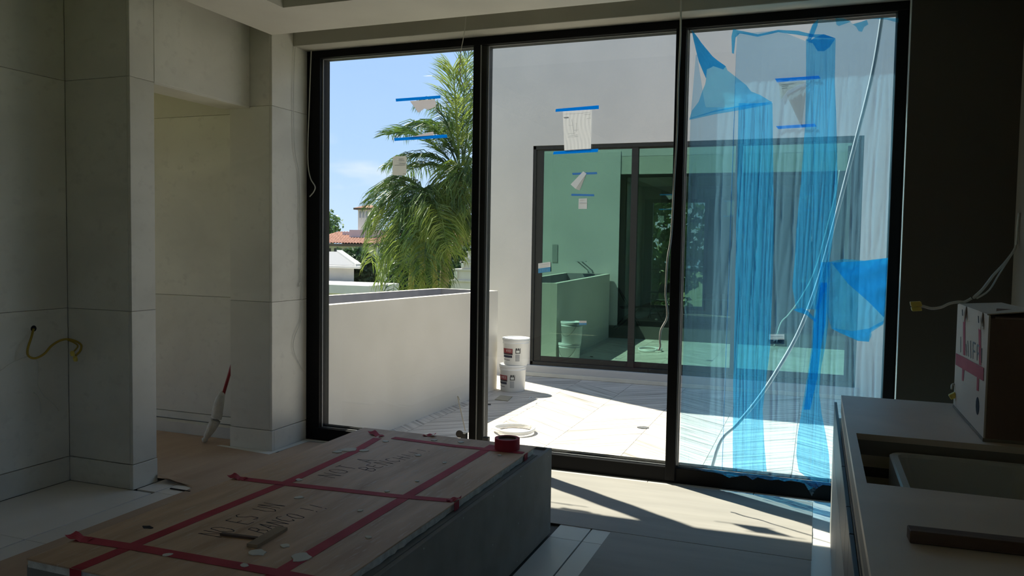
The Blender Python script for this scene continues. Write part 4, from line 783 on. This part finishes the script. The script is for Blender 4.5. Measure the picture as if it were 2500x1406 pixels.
# ------------------------------------------------------------------ palms and garden beyond the planter
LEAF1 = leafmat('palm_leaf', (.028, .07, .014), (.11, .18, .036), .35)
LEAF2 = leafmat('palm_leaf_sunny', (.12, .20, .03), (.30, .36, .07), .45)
LEAF3 = leafmat('palm_leaf_dry', (.20, .15, .06), (.30, .24, .10), .3)
LEAFD = leafmat('shrub_leaf', (.02, .05, .018), (.06, .11, .04), .25)
LEAFM = leafmat('tree_leaf', (.05, .11, .025), (.13, .22, .06), .3)
BARK = mottled('palm_bark', (.20, .16, .10), (.32, .27, .17), 6, .9, bump=.6, bscale=20)
def frond(parent, pts, n, ll, mat, seed, fwd=.55, grav=.9, wid=.030, spread=1.0):
    rr = random.Random(seed); P_ = [Vector(p) for p in pts]; mb = MB()
    def bez(t): return P_[0]*(1-t)**2+P_[1]*(2*t*(1-t))+P_[2]*t*t
    mb.tube([bez(i/14) for i in range(15)], lambda t: .020*(1-t)+.004, 5, 0)
    for i in range(n):
        t = .10+.90*(i+rr.random()*.6)/n; p = bez(t); d = (bez(min(1, t+.01))-bez(max(0, t-.01))).normalized()
        sd = d.cross(Vector((0, 0, 1)))
        if sd.length < .05: sd = Vector((1, 0, 0))
        sd.normalize()
        L = ll*(.35+.65*math.sin(math.pi*min(.93, .15+.8*t)))*rr.uniform(.8, 1.12)
        for s_ in (-1, 1):
            dr = (sd*s_*spread*rr.uniform(.6, 1.1)+d*fwd*rr.uniform(.7, 1.4)+Vector((rr.uniform(-.15, .15), rr.uniform(-.15, .15), rr.uniform(-.05, .3)))).normalized()
            g = Vector((0, 0, -1)); w_ = wid*rr.uniform(.7, 1.1)
            wv = dr.cross(Vector((rr.uniform(-1, 1), rr.uniform(-1, 1), rr.uniform(-.3, 1)))).normalized()*w_*.5
            q0 = p; q1 = p+dr*L*.4; dr2 = (dr+g*grav*.8).normalized(); q2 = q1+dr2*L*.35; dr3 = (dr2+g*grav).normalized(); q3 = q2+dr3*L*.3
            k0 = len(mb.v); mb.v += [tuple(q0-wv*.5), tuple(q0+wv*.5), tuple(q1-wv), tuple(q1+wv), tuple(q2-wv*.8), tuple(q2+wv*.8), tuple(q3)]
            mb.f += [(k0, k0+1, k0+3, k0+2), (k0+2, k0+3, k0+5, k0+4), (k0+4, k0+5, k0+6)]
    return mb.build('frond', mat, parent)
YP = 15.0
PA = empty('palm_tree', UY(1125, 440, YP)); tag(PA, 'tall palm whose upright fronds reach the top of the left pane', 'palm tree')
c0 = UY(1128, 430, YP)
MB().tube([(c0.x-.62, YP+.35, -4), (c0.x-.60, YP+.35, -1), (c0.x-.45, YP+.3, c0.z-1.2), (c0.x, YP, c0.z+.05)], lambda t: .13-.05*t, 12, 6).build('trunk', BARK, PA, smooth=True)
FA = [((1130, 400), (1125, 210), (1152, 88), 0, LEAF1, 1.0, .2), ((1132, 400), (1150, 200), (1185, 120), .3, LEAF1, 1.0, .2), ((1122, 410), (1110, 200), (1105, 165), -.3, LEAF2, .6, .3), ((1125, 410), (1085, 235), (1030, 250), -.4, LEAF1, 1.0, .9), ((1120, 415), (1065, 250), (985, 330), .2, LEAF1, 1.0, .9), ((1118, 420), (1040, 300), (945, 330), 0, LEAF1, .9, .3), ((1118, 420), (1040, 350), (945, 405), -.3, LEAF1, 1.0, .8),
      ((1118, 430), (1050, 370), (960, 440), .3, LEAF1, 1.0, .9), ((1135, 410), (1180, 250), (1230, 330), 0, LEAF1, 1.0, .9), ((1135, 420), (1170, 330), (1190, 520), -.3, LEAF1, 1.0, 1.0), ((1125, 420), (1120, 350), (1100, 560), -.5, LEAF2, .8, 1.0), ((1128, 425), (1145, 380), (1150, 520), -.4, LEAF1, .9, 1.0), ((1120, 425), (1085, 380), (1070, 560), .1, LEAF2, .9, 1.0), ((1126, 425), (1105, 440), (1090, 600), .25, LEAF3, .6, 1.0), ((1126, 425), (1122, 470), (1112, 580), .35, LEAF3, .6, 1.0),
      ((1122, 405), (1095, 300), (1060, 300), .5, LEAF1, .9, .6), ((1130, 400), (1150, 290), (1130, 240), .6, LEAF1, .9, .5)]
for i, (a, b2, c2, dy, mt, sp, gv) in enumerate(FA):
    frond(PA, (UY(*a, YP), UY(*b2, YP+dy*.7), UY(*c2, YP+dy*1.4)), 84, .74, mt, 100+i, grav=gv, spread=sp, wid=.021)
PB = empty('palm_tree', UY(1035, 480, YP-.3)); tag(PB, 'lower bushy palm with drooping yellow green fronds behind the planter', 'palm tree')
c0 = UY(1033, 475, YP-.2)
for dx in (-.35, .0, .4):
    MB().tube([(c0.x+dx*1.6, YP-.2, -4), (c0.x+dx*1.2, YP-.2, -1.2), (c0.x+dx*.3, YP-.2, c0.z)], lambda t: .085-.03*t, 10, 6).build('stem', flat('palm_stem', (.36, .32, .10), .7), PB, smooth=True)
FB = [((1030, 480), (955, 440), (897, 560), -.2, LEAF1), ((1028, 485), (945, 480), (905, 640), .2, LEAF2), ((1030, 490), (960, 520), (925, 690), -.4, LEAF2), ((1032, 490), (985, 530), (960, 710), .3, LEAF1), ((1035, 490), (1020, 540), (1005, 715), -.5, LEAF2), ((1038, 490), (1060, 540), (1055, 715), -.4, LEAF2), ((1040, 488), (1085, 530), (1078, 700), .1, LEAF1), ((1040, 482), (1110, 490), (1110, 620), -.2, LEAF2), ((1044, 475), (1120, 460), (1145, 560), .3, LEAF1),
      ((1044, 468), (1110, 430), (1160, 520), 0, LEAF1), ((1034, 465), (990, 410), (930, 480), .1, LEAF1), ((1032, 470), (965, 425), (908, 500), .5, LEAF1), ((1036, 470), (1030, 430), (1000, 560), -.6, LEAF1), ((1036, 470), (1060, 440), (1080, 580), -.6, LEAF1), ((1033, 480), (975, 470), (950, 620), -.7, LEAF1), ((1040, 480), (1080, 480), (1090, 610), -.7, LEAF2), ((1034, 480), (1000, 500), (985, 660), -.8, LEAF2), ((1036, 480), (1045, 500), (1035, 660), -.9, LEAF1), ((1042, 470), (1120, 420), (1140, 450), .5, LEAF1)]
for i, (a, b2, c2, dy, mt) in enumerate(FB):
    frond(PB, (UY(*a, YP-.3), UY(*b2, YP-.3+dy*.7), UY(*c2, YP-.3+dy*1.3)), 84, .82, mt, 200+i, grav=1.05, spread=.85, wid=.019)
def leaf_cloud(name, parent, c, rx, ry, rz, n, size, mat, seed):
    rr = random.Random(seed); mb = MB(); c = Vector(c)
    for i in range(n):
        while True:
            v = Vector((rr.uniform(-1, 1), rr.uniform(-1, 1), rr.uniform(-1, 1)))
            if .35 < v.length < 1.05: break
        bump = 1+.22*math.sin(v.x*7+seed)*math.sin(v.z*9+v.y*5)
        p = c+Vector((v.x*rx, v.y*ry, v.z*rz))*bump
        a = Vector((rr.uniform(-1, 1), rr.uniform(-1, 1), rr.uniform(-1, 1))).normalized(); b2 = a.cross(Vector((rr.uniform(-1, 1), rr.uniform(-1, 1), rr.uniform(-1, 1)))).normalized(); s_ = size*rr.uniform(.6, 1.3)
        mb.quad(p-a*s_*.5, p+b2*s_*.28, p+a*s_*.5, p-b2*s_*.28)
    o = mb.build(name, mat, parent); return o
def tree(px_, py_, Y, rx, rz, n, size, mat, seed, label, name='tree', cat='tree', ry=None):
    c = UY(px_, py_, Y); E_ = empty(name, (c.x, Y, -4)); tag(E_, label, cat)
    leaf_cloud('foliage', E_, c, rx, ry or rx, rz, n, size, mat, seed)
    MB().tube([(c.x, Y, -4), (c.x+.05, Y, c.z-rz*.2)], lambda t: .22-.1*t, 8, 0).build('trunk', BARK, E_)
tree(785, 556, 62, 1.65, 1.6, 2600, .32, LEAFM, 5, 'round green tree above the red roof at the frame')
tree(860, 645, 33, 1.1, .7, 1500, .34, LEAFD, 6, 'dark oleander shrub between the white cottage and the palm', 'shrub', 'shrub')
tree(893, 685, 25.6, .42, 1.0, 1500, .22, LEAFD, 7, 'dark clipped shrub behind the flat white ledge', 'shrub', 'shrub')
tree(1005, 660, 26, .95, 1.4, 1800, .3, LEAFD, 8, 'dark leafy shrub mass behind the lower palm', 'shrub', 'shrub')
tree(1060, 650, 30, 1.3, 1.6, 1800, .3, LEAFD, 9, 'dark leafy shrub behind the two palm stems', 'shrub', 'shrub')
tree(1140, 600, 36, 1.5, 1.6, 1500, .4, LEAFD, 10, 'dark tree before the far blue white house', 'tree', 'tree')
tree(1600, 600, 27, 1.6, 2.4, 2200, .35, LEAFM, 12, 'leafy tree seen through the window of the room opposite')
# white cottage and ledge
WHT = mottled('white_render', (.54, .515, .49), (.60, .575, .54), 3, .85); YK = 24
KO = empty('cottage', UY(800, 700, YK)); tag(KO, 'low white cottage with pale hipped roof beyond the planter', 'cottage')
w1 = UY(864, 680, YK); e0 = UY(881, 651, YK-.4); zE = UY(864, 655, YK).z
MB().prism([(w1.x-9, YK, -4), (w1.x, YK, -4), (w1.x-3.2, YK+5, -4), (w1.x-9, YK+5, -4)], (0, 0, zE+4)).build('walls', WHT, KO)
MB().prism([(w1.x-9.4, YK-.4, zE), (e0.x, YK-.4, zE), (e0.x-3.4, YK+5.4, zE), (w1.x-9.4, YK+5.4, zE)], (0, 0, .10)).build('eaves', WHT, KO, bevel=.02)
zr = UY(792, 618, YK+1.2).z; xr = UY(790, 618, YK+1.2).x
zz_ = zE+.11
R_ = [(e0.x-.15, YK-.3, zz_), (e0.x-3.5, YK+5.2, zz_), (w1.x-9.2, YK+5.2, zz_), (w1.x-9.2, YK-.3, zz_), (xr-.1, YK+2.4, zr+.05), (w1.x-7, YK+2.4, zr+.05)]
rb_ = MB(); rb_.v = R_; rb_.f = [(0, 1, 4), (1, 2, 5, 4), (2, 3, 5), (3, 0, 4, 5), (0, 3, 2, 1)]
ro = rb_.build('roof', flat('pale_roof', (.17, .17, .185), .85), KO)
hp = MB(); hp.bar(R_[0], R_[4], .20, .12); hp.build('hip_cap', WHT, ro)
l0 = UY(902, 697, YK-2.4); MB().box(l0.x-12, l0.x, YK-2.4, YK-.5, l0.z-.30, l0.z).build('ledge', WHT, KO, bevel=.02)
MB().box(UY(864, 705, YK-2.2).x-12, UY(866, 705, YK-2.2).x, YK-2.2, YK-.6, -4, l0.z-.30).build('ledge_wall', WHT, KO)
# red tiled house with tower
TERRA = mottled('terracotta', (.20, .085, .055), (.38, .19, .135), 9, .9); YH = 48
HO = empty('house', UY(840, 600, YH)); tag(HO, 'house with red barrel tile roof and slim bell tower', 'house')
CREAM = flat('cream_wall', (.58, .56, .50), .9); PINK = flat('pink_wall', (.56, .44, .43), .9)
zw = UY(860, 596, YH).z; xa, xb = UY(740, 596, YH).x, UY(925, 596, YH).x
MB().box(xa, xb-.5, YH+.6, YH+8, -4, zw+.02).build('walls', CREAM, HO)
zrg = UY(850, 568, YH+4).z
def barrel_roof(nm, x0, x1, y0, z0, y1, z1, par, n):
    mb = MB(); per = (x1-x0)/n
    def f(u, v): x = x0+(x1-x0)*u; return (x, y0+(y1-y0)*v, z0+(z1-z0)*v+.09*abs(math.sin(math.pi*(x-x0)/per))+.03*(1-(v*9 % 1)))
    return mb.grid(f, n*6, 27).build(nm, TERRA, par)
barrel_roof('roof', xa, xb, YH-.2, zw, YH+4.4, zrg, HO, 26)
MB().box(xa, xb, YH-.25, YH+.6, zw-.16, zw+.0).build('eaves', flat('dark_eaves', (.10, .07, .05), .9), HO)
for k_ in range(3):
    x = UY(792+k_*24, 615, YH+.55).x; wo = MB().box(x, x+.5, YH+.52, YH+.6, UY(792, 640, YH).z, UY(792, 606, YH).z).build('window', DARKMET, HO); MB().box(x+.06, x+.44, YH+.5, YH+.52, UY(792, 638, YH).z, UY(792, 609, YH).z).build('pane', GLASS, wo)
xt0, xt1 = UY(874, 540, YH+4).x, UY(912, 540, YH+4).x; zt_ = UY(874, 512, YH+4).z
tw = MB().box(xt0, xt1, YH+4, YH+4.9, zrg-1, zt_).build('tower', CREAM, HO)
MB().box(xt0-.25, xt1+.25, YH+3.75, YH+5.15, zt_, zt_+.14).build('tower_eaves', bpy.data.materials['dark_eaves'], tw)
tr_ = MB(); tr_.v = [(xt0-.2, YH+3.8, zt_+.14), (xt1+.2, YH+3.8, zt_+.14), (xt1+.2, YH+5.1, zt_+.14), (xt0-.2, YH+5.1, zt_+.14), ((xt0+xt1)/2, YH+4.45, zt_+.42)]; tr_.f = [(0, 1, 4), (1, 2, 4), (2, 3, 4), (3, 0, 4), (3, 2, 1, 0)]; tr_.build('tower_roof', TERRA, tw)
for k_ in range(3):
    x = xt0+.12+.28*k_; MB().box(x, x+.14, YH+3.97, YH+4.0, zt_-.6, zt_-.12).build('louvre', flat('tower_slot', (.30, .32, .34), .8), tw)
x0, x1 = UY(853, 570, YH+2).x, UY(915, 570, YH+2).x; MB().box(x0, x1, YH+2, YH+4, zrg-1.2, UY(853, 561, YH+2).z).build('parapet', PINK, HO); MB().box(UY(836, 570, YH+3).x, x0, YH+3, YH+4, zrg-1, UY(836, 566, YH+3).z).build('parapet', PINK, HO)
HR = empty('house', UY(1135, 590, YH)); tag(HR, 'pale blue white house with tiled roof at the palm edge', 'house')
x0 = UY(1122, 560, YH).x; ze = UY(1135, 546, YH).z
MB().box(x0, x0+8, YH, YH+6, -4, ze).build('walls', flat('pale_blue_wall', (.55, .58, .63), .9), HR)
barrel_roof('roof', x0-.35, x0+8.3, YH-.4, ze, YH+3, UY(1130, 528, YH+3).z, HR, 22)
wo = MB().box(UY(1141, 560, YH).x, UY(1150, 560, YH).x, YH-.03, YH, UY(1141, 585, YH).z, UY(1141, 556, YH).z).build('window', DARKMET, HR)
barrel_roof('porch_roof', UY(1085, 595, YH-3).x, UY(1145, 595, YH-3).x, YH-3.5, UY(1100, 601, YH-3).z, YH-1, UY(1100, 589, YH-2).z, HR, 14)
# stepped garden wall
SW = empty('stepped_wall', UY(1130, 700, 20)); tag(SW, 'stepped white garden wall climbing behind the planter end', 'garden wall')
for xl, yt, yb in ((1101, 683, 712), (1109, 656, 683), (1126, 638, 656), (1136, 629, 638), (1142, 613, 629)):
    a, c2 = UY(xl, yt, 20), UY(xl, yb, 20); MB().box(a.x, a.x+2.2, 20, 20.5, -4 if yb > 700 else c2.z-.002, a.z-.04).build('step_block', WHT, SW); MB().box(a.x-.03, a.x+2.2, 19.96, 20.54, a.z-.04, a.z).build('coping', WHT, SW)
for xl, xr_, yt, yb in ((1110, 1117, 662, 678), (1127, 1133, 638, 652)):
    a, c2 = UY(xl, yt, 19.98), UY(xr_, yb, 19.98); MB().box(a.x, c2.x, 19.96, 19.99, c2.z, a.z).build('niche_panel', PAPER, SW)
